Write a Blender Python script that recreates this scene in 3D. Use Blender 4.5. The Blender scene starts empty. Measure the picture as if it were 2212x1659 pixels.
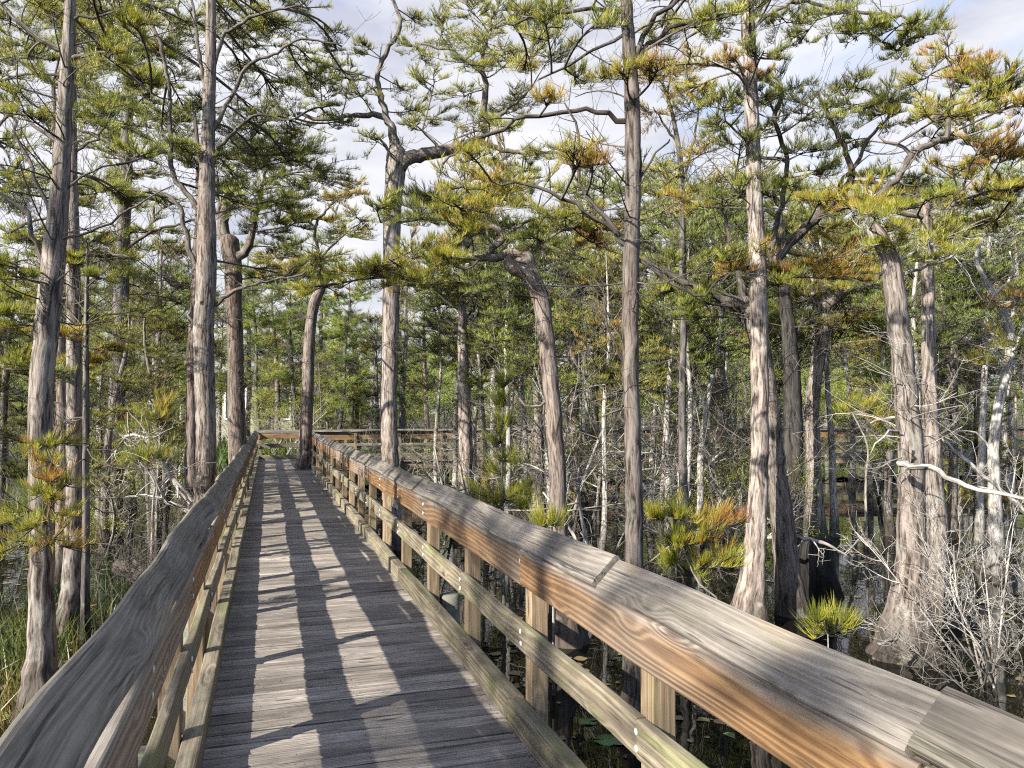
import bpy, math, random
import numpy as np
from mathutils import Vector
random.seed(5)
rng = np.random.default_rng(11)
SC = bpy.context.scene
COL = SC.collection
rad = math.radians

# ------------------------------------------------------------------ camera
FPX, CX, CY = 1661.0, 1106.0, 829.5          # focal length and centre on a 2212 x 1659 frame
YAW, PITCH = rad(17.6), math.atan((893 - 829.5) / 1661.0)
EYE = np.array([0.0, 0.0, 1.637])
FW = np.array([math.sin(YAW) * math.cos(PITCH), math.cos(YAW) * math.cos(PITCH), math.sin(PITCH)])
RT = np.array([math.cos(YAW), -math.sin(YAW), 0.0])
UP = np.cross(RT, FW)
def P(x, y, d):
    return EYE + d * (FW + (x - CX) / FPX * RT - (y - CY) / FPX * UP)
def ground(x, d, z):
    p = P(x, CY, d); p = p.copy(); p[2] = z
    return p
WATER = -0.65
cd = bpy.data.cameras.new('camera'); cam = bpy.data.objects.new('camera', cd); COL.objects.link(cam)
cd.sensor_width = 36.0; cd.lens = FPX / 2212 * 36.0; cd.clip_start = 0.05; cd.clip_end = 3000
cam.location = Vector(EYE); cam.rotation_euler = Vector(FW).to_track_quat('-Z', 'Y').to_euler()
SC.camera = cam

# ------------------------------------------------------------------ mesh builder
def norm(a):
    return a / np.maximum(np.linalg.norm(a, axis=-1, keepdims=True), 1e-9)
class MB:
    def __init__(s): s.v = []; s.c = []; s.h = []; s.f = []; s.n = 0
    def add(s, v, faces, co=None, hue=0.5, mat=0):
        v = np.asarray(v, float).reshape(-1, 3); k = len(v)
        s.v.append(v); s.c.append(v if co is None else np.asarray(co, float).reshape(-1, 3))
        h = np.empty(k); h[:] = hue; s.h.append(h)
        for f in faces:
            f = np.asarray(f, np.int64)
            if f.size: s.f.append((f + s.n, mat))
        s.n += k
    def mesh(s, name, mats, origin=(0, 0, 0)):
        me = bpy.data.meshes.new(name)
        v = np.concatenate(s.v) - np.asarray(origin); co = np.concatenate(s.c); h = np.concatenate(s.h)
        loops = np.concatenate([f.ravel() for f, m in s.f])
        tot = np.concatenate([np.full(len(f), f.shape[1]) for f, m in s.f])
        mi = np.concatenate([np.full(len(f), m) for f, m in s.f])
        me.vertices.add(len(v)); me.vertices.foreach_set('co', v.astype(np.float32).ravel())
        me.loops.add(len(loops)); me.loops.foreach_set('vertex_index', loops.astype(np.int32))
        me.polygons.add(len(tot)); me.polygons.foreach_set('loop_start', (np.cumsum(tot) - tot).astype(np.int32))
        me.polygons.foreach_set('material_index', mi.astype(np.int32))
        a = me.attributes.new('co', 'FLOAT_VECTOR', 'POINT'); a.data.foreach_set('vector', co.astype(np.float32).ravel())
        a = me.attributes.new('hue', 'FLOAT', 'POINT'); a.data.foreach_set('value', h.astype(np.float32))
        for m in mats: me.materials.append(m)
        me.update(calc_edges=True)
        me.polygons.foreach_set('use_smooth', np.ones(len(tot), bool))
        return me
    def build(s, name, mats, parent=None, origin=(0, 0, 0), flat=False):
        me = s.mesh(name, mats, origin)
        if flat: me.polygons.foreach_set('use_smooth', np.zeros(len(me.polygons), bool))
        o = bpy.data.objects.new(name, me); COL.objects.link(o)
        if parent is not None: o.parent = parent
        elif any(origin): o.location = origin
        return o
def empty(name, loc=(0, 0, 0), rz=0.0):
    o = bpy.data.objects.new(name, None); COL.objects.link(o); o.location = loc; o.rotation_euler = (0, 0, rz)
    o.empty_display_size = 0.2
    return o
def tag(o, label=None, cat=None, group=None, kind=None):
    for k, v in (('label', label), ('category', cat), ('group', group), ('kind', kind)):
        if v: o[k] = v
    return o

# ------------------------------------------------------------------ tubes
def spline(pts, r, step):
    pts = np.asarray(pts, float); r = np.asarray(r, float); n = len(pts)
    if n == 2: pts = np.stack([pts[0], (pts[0] + pts[1]) / 2, pts[1]]); r = np.array([r[0], (r[0] + r[1]) / 2, r[1]]); n = 3
    e = np.concatenate([[2 * pts[0] - pts[1]], pts, [2 * pts[-1] - pts[-2]]])
    op, orr = [], []
    for i in range(n - 1):
        L = np.linalg.norm(pts[i + 1] - pts[i]); m = max(1, int(math.ceil(L / step)))
        t = np.arange(m)[:, None] / m
        a, b, c, d = e[i], e[i + 1], e[i + 2], e[i + 3]
        op.append(0.5 * (2 * b + (c - a) * t + (2 * a - 5 * b + 4 * c - d) * t ** 2 + (3 * b - a - 3 * c + d) * t ** 3))
        orr.append(r[i] + (r[i + 1] - r[i]) * t[:, 0])
    op.append(pts[-1:]); orr.append(r[-1:])
    return np.concatenate(op), np.concatenate(orr)
def tube(mb, pts, r, segs=8, lobes=None, hue=0.5, mat=0, rough=0.0):
    """one tapered tube along points; lobes(i, theta) multiplies the radius"""
    n = len(pts); t = norm(np.gradient(pts, axis=0))
    u = np.cross(t[0], [0.31, 0.87, 0.12]); u /= np.linalg.norm(u)
    th = np.arange(segs) * 2 * math.pi / segs
    V = np.empty((n, segs, 3)); C = np.empty((n, segs, 3)); L = 0.0; off = rng.random() * 40
    for i in range(n):
        u = u - t[i] * (u @ t[i]); u /= max(np.linalg.norm(u), 1e-9); w = np.cross(t[i], u)
        if i: L += np.linalg.norm(pts[i] - pts[i - 1])
        k = np.ones(segs) if lobes is None else lobes(i, th)
        rr = r[i] * k
        V[i] = pts[i] + np.cos(th)[:, None] * rr[:, None] * u + np.sin(th)[:, None] * rr[:, None] * w
        R0 = max(r[min(n - 1, n // 2)], 0.01)
        C[i, :, 0] = np.cos(th) * R0 + off; C[i, :, 1] = np.sin(th) * R0; C[i, :, 2] = L + off
    a = np.arange(n - 1)[:, None] * segs; j = np.arange(segs)[None, :]; j2 = (j + 1) % segs
    q = np.stack([a + j, a + j2, a + segs + j2, a + segs + j], -1).reshape(-1, 4)
    cap = np.arange((n - 1) * segs, n * segs)[None, :]
    mb.add(V, [q, cap], C, hue, mat)
def btubes(mb, A, B, C, r0, r1, rings=4, segs=3, hue=0.5, mat=0):
    """many thin bezier tubes at once"""
    n = len(A)
    if n == 0: return
    r0 = np.broadcast_to(np.asarray(r0, float), (n,)); r1 = np.broadcast_to(np.asarray(r1, float), (n,))
    t = np.linspace(0, 1, rings)[None, :, None]
    p = (1 - t) ** 2 * A[:, None] + 2 * t * (1 - t) * B[:, None] + t ** 2 * C[:, None]
    d = norm(np.gradient(p, axis=1))
    ref = np.where(np.abs(d[..., 2:3]) > 0.9, np.array([1.0, 0, 0]), np.array([0, 0, 1.0]))
    u = norm(np.cross(d, ref)); w = np.cross(d, u)
    r = (r0[:, None] + (r1 - r0)[:, None] * t[0, :, 0][None])[..., None, None]
    th = np.arange(segs) * 2 * math.pi / segs
    ct, st = np.cos(th)[None, None, :, None], np.sin(th)[None, None, :, None]
    V = p[:, :, None] + r * (ct * u[:, :, None] + st * w[:, :, None])
    co = np.empty_like(V); ln = np.linalg.norm(C - A, axis=1)
    co[..., 0] = (ct[..., 0] * 0.02) + rng.random(n)[:, None, None] * 20
    co[..., 1] = st[..., 0] * 0.02; co[..., 2] = t[..., 0][:, :, None] * ln[:, None, None]
    base = np.arange(n)[:, None, None] * rings * segs + np.arange(rings - 1)[None, :, None] * segs
    j = np.arange(segs)[None, None, :]; j2 = (j + 1) % segs
    q = np.stack([base + j, base + j2, base + segs + j2, base + segs + j], -1).reshape(-1, 4)
    h = np.repeat(np.broadcast_to(np.asarray(hue, float), (n,)), rings * segs)
    mb.add(V, [q], co, h, mat)
def threads(mb, base, d, up, ln, w, hue, mat=1, two=True):
    """thin leaves: each one a bent blade"""
    n = len(base)
    if n == 0: return
    side = norm(np.cross(d, rng.normal(size=(n, 3)))) * (w * 0.5)[:, None]
    tip = base + d * ln[:, None] + up * (ln * 0.25)[:, None]
    if two:
        mid = base + d * (ln * 0.5)[:, None]
        V = np.stack([base - side, base + side, mid - side, mid + side, tip], 1)
        i = np.arange(n)[:, None] * 5
        mb.add(V, [i + np.array([[0, 1, 3, 2]]), i + np.array([[2, 3, 4]])], None, np.repeat(hue, 5), mat)
    else:
        V = np.stack([base - side, base + side, tip], 1)
        mb.add(V, [np.arange(n * 3).reshape(-1, 3)], None, np.repeat(hue, 3), mat)
Z3 = np.array([0, 0, 1.0])
def bez(A, B, C, t):
    t = t[:, None]
    return (1 - t) ** 2 * A + 2 * t * (1 - t) * B + t ** 2 * C
def bezd(A, B, C, t):
    t = t[:, None]
    return norm(2 * (1 - t) * (B - A) + 2 * t * (C - B) + 1e-6)
def pad(mb, root, ctr, R, hue=0.35, d=10.0, dens=1.0, style='cypress', r0=None, thick=0.26, mats=(0, 1)):
    """one layered bough: a branch from root to ctr, side branches, twigs and upright thread leaves"""
    root = np.asarray(root, float); ctr = np.asarray(ctr, float); L = np.linalg.norm(ctr - root)
    rb = r0 or (0.006 + 0.006 * (L + R)); rb = max(rb, 0.0006 * d)
    mid = root + (ctr - root) * 0.5 + np.array([*(rng.normal(size=2) * 0.1 * L), rng.uniform(-0.05, 0.16) * L])
    if L > 0.05:
        btubes(mb, root[None], mid[None], ctr[None], rb, rb * 0.6, rings=7, segs=5, mat=mats[0], hue=rng.random())
    K = 6 + int(10 * min(R, 1.4)); ph = rng.uniform(0, 6.28, K); rr = R * np.sqrt(rng.uniform(0.25, 1, K))
    tm = rng.uniform(0.55, 1, K)
    A = bez(root[None], mid[None], ctr[None], tm) if L > 0.05 else np.repeat(ctr[None], K, 0)
    E = ctr + np.stack([np.cos(ph) * rr, np.sin(ph) * rr, rng.normal(size=K) * R * thick], 1)
    Bm = (A + E) / 2 + rng.normal(size=(K, 3)) * R * np.array([0.12, 0.12, 0.07])
    btubes(mb, A, Bm, E, rb * 0.55, rb * 0.22, rings=5, segs=4, mat=mats[0], hue=rng.random())
    n = 7 + int(11 * min(R, 1.4)); M = K * n
    k = np.repeat(np.arange(K), n); t = rng.uniform(0.25, 1, M)
    S = bez(A[k], Bm[k], E[k], t); sd = bezd(A[k], Bm[k], E[k], t)
    lat = np.cross(sd, Z3) * rng.choice([-1, 1], M)[:, None]
    td = norm(sd * 0.6 + lat * rng.uniform(0.3, 1, M)[:, None] + Z3 * rng.uniform(-0.05, 0.4, M)[:, None])
    tl = np.clip(R * rng.uniform(0.2, 0.5, M), 0.08, 0.42)
    T = S + td * tl[:, None]; tb = S + td * (tl * 0.5)[:, None] - Z3 * (tl * 0.06)[:, None]
    btubes(mb, S, tb, T, max(rb * 0.2, 0.0003 * d), max(rb * 0.1, 0.00022 * d), rings=3, segs=3, mat=mats[0], hue=rng.random())
    sp = max(0.00064 * d, 0.0048) / dens
    m = max(4, int(0.26 * min(max(R, .35), 1.0) / sp)); q = np.repeat(np.arange(M), m); t = rng.uniform(0.05, 1.05, M * m)
    b = S[q] + (T[q] - S[q]) * t[:, None]
    nz = rng.normal(size=(M * m, 3))
    if style == 'pine':
        dr = norm(td[q] * 0.5 + nz * 0.7); ln = rng.uniform(0.12, 0.24, M * m); up = Z3 * 0.0
        b = T[q] - td[q] * (rng.uniform(0, 0.5, M * m) * tl[q])[:, None]
    else:
        dr = norm(td[q] * 0.45 + Z3 * 0.75 + nz * 0.27); ln = rng.uniform(0.035, 0.09, M * m) * min(1.5, max(1, d / 11)); up = np.repeat(Z3[None], M * m, 0) * 0.5
    w = np.full(M * m, max(0.0028, 0.00044 * d))
    hh = np.clip(hue + rng.normal(size=K)[k[q]] * 0.07 + rng.normal(size=M)[q] * 0.09 + rng.normal(size=M * m) * 0.05, 0, 1)
    threads(mb, b, dr, up if style != 'pine' else np.zeros((M * m, 3)), ln, w, hh, mats[1], two=d < 12)
def bare(mb, A, d, ln, r, levels=3, kids=4, hue=0.5, wig=0.35, up=0.15, mat=0, rmin=0.0, tmin=0.25):
    """leafless branching wood, level by level"""
    A = np.atleast_2d(A); d = norm(np.atleast_2d(d)); n = len(A)
    ln = np.broadcast_to(ln, (n,)).astype(float); r = np.broadcast_to(r, (n,)).astype(float)
    for lv in range(levels):
        n = len(A)
        B = A + d * (ln * 0.5)[:, None] + rng.normal(size=(n, 3)) * (ln * 0.16)[:, None]
        C = A + d * ln[:, None] + rng.normal(size=(n, 3)) * (ln * 0.2)[:, None] + Z3 * (ln * up)[:, None]
        btubes(mb, A, B, C, np.maximum(r, rmin), np.maximum(r * 0.45, rmin * .8), rings=6 if lv == 0 else (5 if lv == 1 else 3), segs=6 if lv == 0 else (4 if lv == 1 else 3), hue=hue, mat=mat)
        if lv == levels - 1: break
        k = np.repeat(np.arange(n), kids); t = rng.uniform(tmin if lv == 0 else 0.25, 1.0, n * kids)
        A2 = bez(A[k], B[k], C[k], t); d2 = bezd(A[k], B[k], C[k], t)
        d = norm(d2 * 0.7 + rng.normal(size=(n * kids, 3)) * (0.35 + wig)); ln = ln[k] * rng.uniform(0.4, 0.75, n * kids); r = r[k] * (1 - 0.5 * t) * 0.55; A = A2

def spray(mb, root, ctr, R, hue, d, n=16, two=True, ln=(0.10, 0.2), m=34):
    """a bushy juvenile cypress spray: arching twigs clad in upright threads"""
    ph = rng.random(n) * 6.28; rr = R * np.sqrt(rng.random(n)); E = ctr + np.stack([np.cos(ph) * rr, np.sin(ph) * rr, rng.normal(size=n) * R * 0.4], 1)
    A = root + (ctr - root) * rng.uniform(0.2, 0.8, n)[:, None]; B = (A + E) / 2 - Z3 * R * 0.1
    btubes(mb, A, B, E, 0.005, 0.0018, rings=6, segs=4)
    q = np.repeat(np.arange(n), m); t = rng.uniform(0.15, 1.05, n * m); b = bez(A[q], B[q], E[q], t); td = bezd(A[q], B[q], E[q], np.minimum(t, 1))
    dr = norm(td * 0.5 + Z3 * 0.7 + rng.normal(size=(n * m, 3)) * 0.22); hh = np.clip(hue + rng.normal(size=n)[q] * 0.15 + rng.normal(size=n * m) * 0.04, 0, 1)
    threads(mb, b, dr, np.repeat(Z3[None], n * m, 0) * 0.5, rng.uniform(*ln, n * m), np.full(n * m, max(0.0027, 0.00045 * d)), hh, 1, two)
# ------------------------------------------------------------------ node materials
class G:
    def __init__(s, name):
        s.m = bpy.data.materials.new(name); s.m.use_nodes = True; s.t = s.m.node_tree
        s.t.nodes.clear(); s.out = s.t.nodes.new('ShaderNodeOutputMaterial')
    def put(s, sock, v):
        if isinstance(v, bpy.types.NodeSocket): s.t.links.new(v, sock)
        elif isinstance(v, (tuple, list)) and len(v) == 3 and sock.type == 'RGBA': sock.default_value = (*v, 1)
        else: sock.default_value = v
    def n(s, typ, ins=None, out=0, **props):
        nd = s.t.nodes.new(typ)
        for k, v in props.items(): setattr(nd, k, v)
        for k, v in (ins or {}).items(): s.put(nd.inputs[k], v)
        return nd.outputs[out]
    def attr(s, name, out): return s.n('ShaderNodeAttribute', out=out, attribute_name=name)
    def math(s, op, a, b=0.0, c=0.0, clamp=False):
        nd = s.t.nodes.new('ShaderNodeMath'); nd.operation = op; nd.use_clamp = clamp
        for i, v in enumerate((a, b, c)): s.put(nd.inputs[i], v)
        return nd.outputs[0]
    def scale(s, vec, xyz, loc=(0, 0, 0)):
        return s.n('ShaderNodeMapping', {'Vector': vec, 'Scale': xyz, 'Location': loc})
    def noise(s, vec, scale=1.0, detail=3.0, rough=0.55, dist=0.0):
        return s.n('ShaderNodeTexNoise', {'Vector': vec, 'Scale': scale, 'Detail': detail, 'Roughness': rough, 'Distortion': dist})
    def ramp(s, fac, stops, interp='LINEAR'):
        nd = s.t.nodes.new('ShaderNodeValToRGB'); s.put(nd.inputs[0], fac); e = nd.color_ramp.elements; nd.color_ramp.interpolation = interp
        while len(e) < len(stops): e.new(0.5)
        for el, (p, c) in zip(e, stops): el.position = p; el.color = (*c, 1) if len(c) == 3 else c
        return nd.outputs[0]
    def mix(s, fac, a, b, blend='MIX'):
        nd = s.t.nodes.new('ShaderNodeMix'); nd.data_type = 'RGBA'; nd.blend_type = blend
        s.put(nd.inputs[0], fac); s.put(nd.inputs[6], a); s.put(nd.inputs[7], b)
        return nd.outputs[2]
    def step(s, v, a, b): return s.n('ShaderNodeMapRange', {'Value': v, 'From Min': a, 'From Max': b}, interpolation_type='SMOOTHSTEP')
    def bsdf(s, col, rough=0.7, bump=None, strength=0.4, dist=0.01, spec=0.3):
        nd = s.t.nodes.new('ShaderNodeBsdfPrincipled'); s.put(nd.inputs['Base Color'], col); s.put(nd.inputs['Roughness'], rough)
        s.put(nd.inputs['Specular IOR Level'], spec)
        if bump is not None:
            s.put(nd.inputs['Normal'], s.n('ShaderNodeBump', {'Height': bump, 'Strength': strength, 'Distance': dist}))
        s.t.links.new(nd.outputs[0], s.out.inputs[0]); return s.m

def grey(v): return (v, v, v)
def mat_wood(name, dark, mid, light, warm=None, warm_amt=0.0, moss=0.0, knots=1.0, ringf=60.0, crack=0.6, grain=1.0, weather=0.0):
    g = G(name); co = g.attr('co', 1); hue = g.attr('hue', 2)
    kv = g.n('ShaderNodeTexVoronoi', {'Vector': g.scale(co, (1.7, 6.0, 6.0)), 'Scale': 1.0, 'Randomness': 1.0}, out=0)
    kn = g.step(kv, 0.34, 0.04) if knots else None
    low = g.noise(g.scale(co, (0.38, 4.5, 4.5)), 1.0, 2.0)
    sep = g.n('ShaderNodeSeparateXYZ', {0: co}, out=1)
    rc = g.math('ADD', sep, g.math('MULTIPLY', low, 0.24))
    if knots: rc = g.math('ADD', rc, g.math('MULTIPLY', kn, 0.045 * knots))
    ring = g.math('MULTIPLY_ADD', g.math('SINE', g.math('MULTIPLY', rc, ringf * 2.2)), 0.5, 0.5)
    ring = g.math('POWER', ring, 1.6)
    fine = g.noise(g.scale(co, (1.5, 140, 140)), 1.0, 4.0, 0.8)
    midn = g.noise(g.scale(co, (0.8, 38, 38)), 1.0, 4.0, 0.65)
    blot = g.noise(g.scale(co, (1.6, 7, 7)), 1.0, 3.0)
    t = g.math('ADD', g.math('MULTIPLY', ring, 0.15 * grain), g.math('ADD', g.math('MULTIPLY', fine, 0.62), g.math('MULTIPLY', midn, 0.28)))
    col = g.ramp(t, [(0.25, dark), (0.47, mid), (0.68, light)])
    if warm:
        wf = g.math('MULTIPLY', g.step(blot, 0.62 - 0.35 * warm_amt, 0.72 - 0.2 * warm_amt), min(1.0, warm_amt + 0.25))
        wcol = g.ramp(t, [(0.26, tuple(c * 0.35 for c in warm)), (0.46, warm), (0.7, tuple(min(1, c * 1.5) for c in warm))])
        col = g.mix(wf, col, wcol)
    if weather:
        wz = g.n('ShaderNodeSeparateXYZ', {0: co}, out=1)
        wv = g.math('ADD', wz, g.math('MULTIPLY', g.math('SUBTRACT', blot, 0.5), 0.12))
        gcol = g.ramp(t, [(0.25, (0.07, 0.067, 0.064)), (0.5, (0.16, 0.152, 0.14)), (0.7, (0.25, 0.24, 0.22))])
        col = g.mix(g.math('MULTIPLY', g.step(wv, 0.035, 0.11), weather), col, gcol)
    if knots: col = g.mix(g.math('MULTIPLY', g.step(kv, 0.13, 0.05), 0.75), col, tuple(c * 0.45 for c in dark))
    if crack:
        cr = g.noise(g.scale(co, (0.7, 38, 38), (7, 3, 1)), 1.0, 4.0, 0.7)
        crf = g.math('MULTIPLY', g.step(cr, 0.585, 0.64), crack)
        col = g.mix(crf, col, grey(0.02))
    ck = g.noise(g.scale(co, (2.6, 85, 85), (1, 5, 2)), 1.0, 3.0, 0.6)
    col = g.mix(g.math('MULTIPLY', g.step(ck, 0.62, 0.68), 0.7), col, tuple(c * 0.4 for c in dark))
    st = g.noise(g.scale(co, (2.2, 8, 8), (11, 2, 4)), 1.0, 5.0, 0.65); sf = g.math('MULTIPLY_ADD', g.step(st, 0.38, 0.62), 0.42, 0.70)
    col = g.mix(1.0, col, g.n('ShaderNodeCombineColor', {0: sf, 1: sf, 2: sf}), 'MULTIPLY')
    if weather:
        fd = g.noise(g.scale(co, (0.22, 0.4, 0.4)), 1.0, 2.0)
        col = g.mix(g.math('MULTIPLY', g.step(fd, 0.48, 0.66), 0.5), col, gcol)
    if moss:
        ms = g.noise(g.scale(co, (1.8, 9, 9), (3, 9, 2)), 1.0, 4.0)
        col = g.mix(g.math('MULTIPLY', g.step(ms, 0.5, 0.72), moss), col, (0.16, 0.19, 0.055))
    tf = g.math('MULTIPLY_ADD', hue, 0.7, 0.65)
    col = g.mix(1.0, col, g.n('ShaderNodeCombineColor', {0: tf, 1: tf, 2: tf}), 'MULTIPLY')
    h = g.math('ADD', g.math('MULTIPLY', t, 1.0), g.math('MULTIPLY', crf, -0.6) if crack else 0.0)
    return g.bsdf(col, 0.72, h, 0.55, 0.006)
def mat_bark(name, ridge, furrow, lichen=0.35, lichcol=(0.36, 0.37, 0.31), fz=1.0, warm=(0.20, 0.12, 0.09), warm_amt=0.3):
    g = G(name); co = g.attr('co', 1); hue = g.attr('hue', 2)
    f1 = g.noise(g.scale(co, (28 * fz, 28 * fz, 3.4 * fz)), 1.0, 5.0, 0.62, 0.9)
    f2 = g.noise(g.scale(co, (85 * fz, 85 * fz, 11 * fz)), 1.0, 4.0, 0.7, 0.4)
    h = g.math('ADD', g.math('MULTIPLY', f1, 0.72), g.math('MULTIPLY', f2, 0.3))
    col = g.ramp(h, [(0.41, furrow), (0.50, tuple((a + b) / 2 for a, b in zip(ridge, furrow))), (0.60, ridge)])
    big = g.noise(g.scale(co, (2.5, 2.5, 0.8)), 1.0, 3.0)
    col = g.mix(g.math('MULTIPLY', g.step(big, 0.45, 0.7), warm_amt), col, g.mix(1.0, col, tuple(min(1, c * 4.2) for c in warm), 'MULTIPLY'))
    wz = g.n('ShaderNodeSeparateXYZ', {0: g.n('ShaderNodeNewGeometry', out=0)}, out=2)
    wet = g.step(g.math('MULTIPLY_ADD', big, 0.7, wz), 0.35, -0.25)
    col = g.mix(g.math('MULTIPLY', wet, 0.72), col, (0.022, 0.017, 0.012))
    li = g.noise(g.scale(co, (9, 9, 4)), 1.0, 5.0, 0.65)
    col = g.mix(g.math('MULTIPLY', g.step(li, 0.56, 0.68), lichen), col, lichcol)
    tf = g.math('MULTIPLY_ADD', hue, 0.7, 0.65)
    col = g.mix(1.0, col, g.n('ShaderNodeCombineColor', {0: tf, 1: tf, 2: tf}), 'MULTIPLY')
    return g.bsdf(col, 0.9, h, 0.75, 0.015, 0.1)
def mat_leaf(name, stops, trans=0.35):
    g = G(name); col = g.ramp(g.attr('hue', 2), stops)
    d = g.n('ShaderNodeBsdfDiffuse', {'Color': col}); t = g.n('ShaderNodeBsdfTranslucent', {'Color': col})
    gl = g.n('ShaderNodeBsdfGlossy', {'Color': (1.0, 1.0, 1.0), 'Roughness': 0.45})
    m = g.n('ShaderNodeMixShader', {0: trans, 1: d, 2: t}); m = g.n('ShaderNodeMixShader', {0: 0.03, 1: m, 2: gl})
    g.t.links.new(m, g.out.inputs[0]); return g.m
M = {}
M['deck'] = mat_wood('deck_wood', (0.072, 0.060, 0.050), (0.205, 0.178, 0.150), (0.325, 0.287, 0.245), knots=0.6, crack=0.8, ringf=150)
M['cap'] = mat_wood('cap_wood', (0.045, 0.038, 0.031), (0.128, 0.112, 0.093), (0.215, 0.193, 0.162), warm=(0.19, 0.14, 0.09), warm_amt=0.12, moss=0.08, grain=0.8, ringf=170, crack=0.8)
M['face'] = mat_wood('face_wood', (0.05, 0.026, 0.013), (0.155, 0.083, 0.035), (0.245, 0.145, 0.064), moss=0.0, ringf=95, crack=0.25, grain=1.8, weather=0.8, knots=1.6)
M['rail'] = mat_wood('rail_wood', (0.06, 0.048, 0.034), (0.142, 0.118, 0.082), (0.22, 0.19, 0.135), moss=0.5, ringf=95, crack=0.4, grain=1.5)
M['post'] = mat_wood('post_wood', (0.085, 0.06, 0.038), (0.19, 0.135, 0.08), (0.28, 0.215, 0.14), moss=0.25, ringf=120, crack=0.3, grain=1.3)
M['pile'] = mat_wood('pile_wood', (0.04, 0.04, 0.032), (0.09, 0.09, 0.07), (0.15, 0.15, 0.12), moss=0.4, knots=0.0, ringf=20)
M['bark'] = mat_bark('cypress_bark', (0.255, 0.222, 0.192), (0.036, 0.028, 0.022), warm_amt=0.18)
M['redbark'] = mat_bark('red_cypress_bark', (0.20, 0.165, 0.14), (0.03, 0.023, 0.019), lichen=0.15, warm_amt=0.25)
M['pinebark'] = mat_bark('pine_bark', (0.18, 0.166, 0.152), (0.024, 0.021, 0.019), lichen=0.3, fz=0.55, warm_amt=0.2)
M['limb'] = mat_bark('limb_bark', (0.16, 0.142, 0.123), (0.035, 0.03, 0.025), lichen=0.35, lichcol=(0.33, 0.34, 0.29), fz=1.6)
M['pale'] = mat_bark('pale_bark', (0.46, 0.435, 0.385), (0.09, 0.075, 0.062), lichen=0.5, lichcol=(0.44, 0.445, 0.39), fz=1.2, warm_amt=0.05)
M['twig'] = mat_bark('twig_bark', (0.34, 0.315, 0.27), (0.09, 0.08, 0.065), lichen=0.45, lichcol=(0.38, 0.385, 0.33), fz=1.5, warm_amt=0.1)
LEAF = [(0.0, (0.06, 0.085, 0.02)), (0.3, (0.20, 0.225, 0.028)), (0.55, (0.37, 0.36, 0.036)), (0.78, (0.38, 0.22, 0.04)), (1.0, (0.25, 0.10, 0.03))]
M['needle'] = mat_leaf('cypress_needles', LEAF, 0.45)
M['pine'] = mat_leaf('pine_needles', [(0.0, (0.09, 0.15, 0.028)), (0.5, (0.29, 0.36, 0.045)), (1.0, (0.46, 0.45, 0.06))], 0.45)
M['grass'] = mat_leaf('grass_blades', [(0.0, (0.015, 0.04, 0.008)), (0.5, (0.045, 0.085, 0.012)), (0.8, (0.15, 0.145, 0.03)), (1.0, (0.22, 0.16, 0.06))], 0.4)
M['lily'] = mat_leaf('lily_leaf', [(0.0, (0.04, 0.10, 0.03)), (0.5, (0.16, 0.24, 0.07)), (1.0, (0.30, 0.28, 0.06))], 0.15)
g = G('bolt_metal'); M['bolt'] = g.bsdf((0.62, 0.62, 0.64), 0.45, spec=0.6)
# ------------------------------------------------------------------ light and sky
TRAVEL = Vector((0.8896 * math.cos(rad(30)), 0.4567 * math.cos(rad(30)), -math.sin(rad(30))))
sl = bpy.data.lights.new('sun', 'SUN'); so = bpy.data.objects.new('sun', sl); COL.objects.link(so)
sl.energy = 5.0; sl.angle = rad(0.5); sl.color = (1.0, 0.94, 0.85)
so.rotation_euler = TRAVEL.to_track_quat('-Z', 'Y').to_euler(); so.location = (-20, -12, 30)
W = bpy.data.worlds.new('World'); SC.world = W; W.use_nodes = True
wt = W.node_tree; wt.nodes.clear()
class WG(G):
    def __init__(s, t): s.t = t
w = WG(wt)
sky = wt.nodes.new('ShaderNodeTexSky'); sky.sky_type = 'NISHITA'; sky.sun_disc = False
sky.sun_elevation = rad(30); sky.sun_rotation = math.atan2(-0.8896, -0.4567); sky.air_density = 1.0; sky.dust_density = 1.0
dirv = w.n('ShaderNodeTexCoord', out=0)
cn = w.noise(w.scale(dirv, (1.6, 1.6, 4.2), (0.3, 1.1, 0.2)), 1.6, 5.0, 0.55, 0.6)
cn2 = w.noise(w.scale(dirv, (2.4, 2.4, 6.0), (4, 2, 1)), 2.0, 5.0, 0.6)
dsep = w.n('ShaderNodeVectorMath', {0: dirv, 1: (0.30, 0.95, -0.15)}, out=1, operation='DOT_PRODUCT')
cf = w.math('MULTIPLY', w.step(cn, 0.16, 0.47), w.step(dsep, -0.25, 0.45))
ccol = w.ramp(cn2, [(0.32, (2.4, 2.48, 3.0)), (0.48, (3.2, 3.25, 3.52)), (0.62, (3.7, 3.7, 3.9))])
skyc = w.mix(cf, w.mix(1.0, sky.outputs[0], (0.9, 0.95, 1.1), 'MULTIPLY'), ccol)
bg = wt.nodes.new('ShaderNodeBackground'); w.put(bg.inputs[0], skyc); bg.inputs[1].default_value = 0.1
wo = wt.nodes.new('ShaderNodeOutputWorld'); wt.links.new(bg.outputs[0], wo.inputs[0])
vs = SC.view_settings; vs.view_transform = 'Standard'; vs.look = 'None'; vs.exposure = 1.42; vs.gamma = 1.0
SC.cycles.max_bounces = 8; SC.cycles.transparent_max_bounces = 4; SC.cycles.use_denoising = False; SC.cycles.filter_width = 1.15; SC.cycles.sample_clamp_indirect = 4.0
SC.cycles.caustics_reflective = False; SC.cycles.caustics_refractive = False

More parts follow.
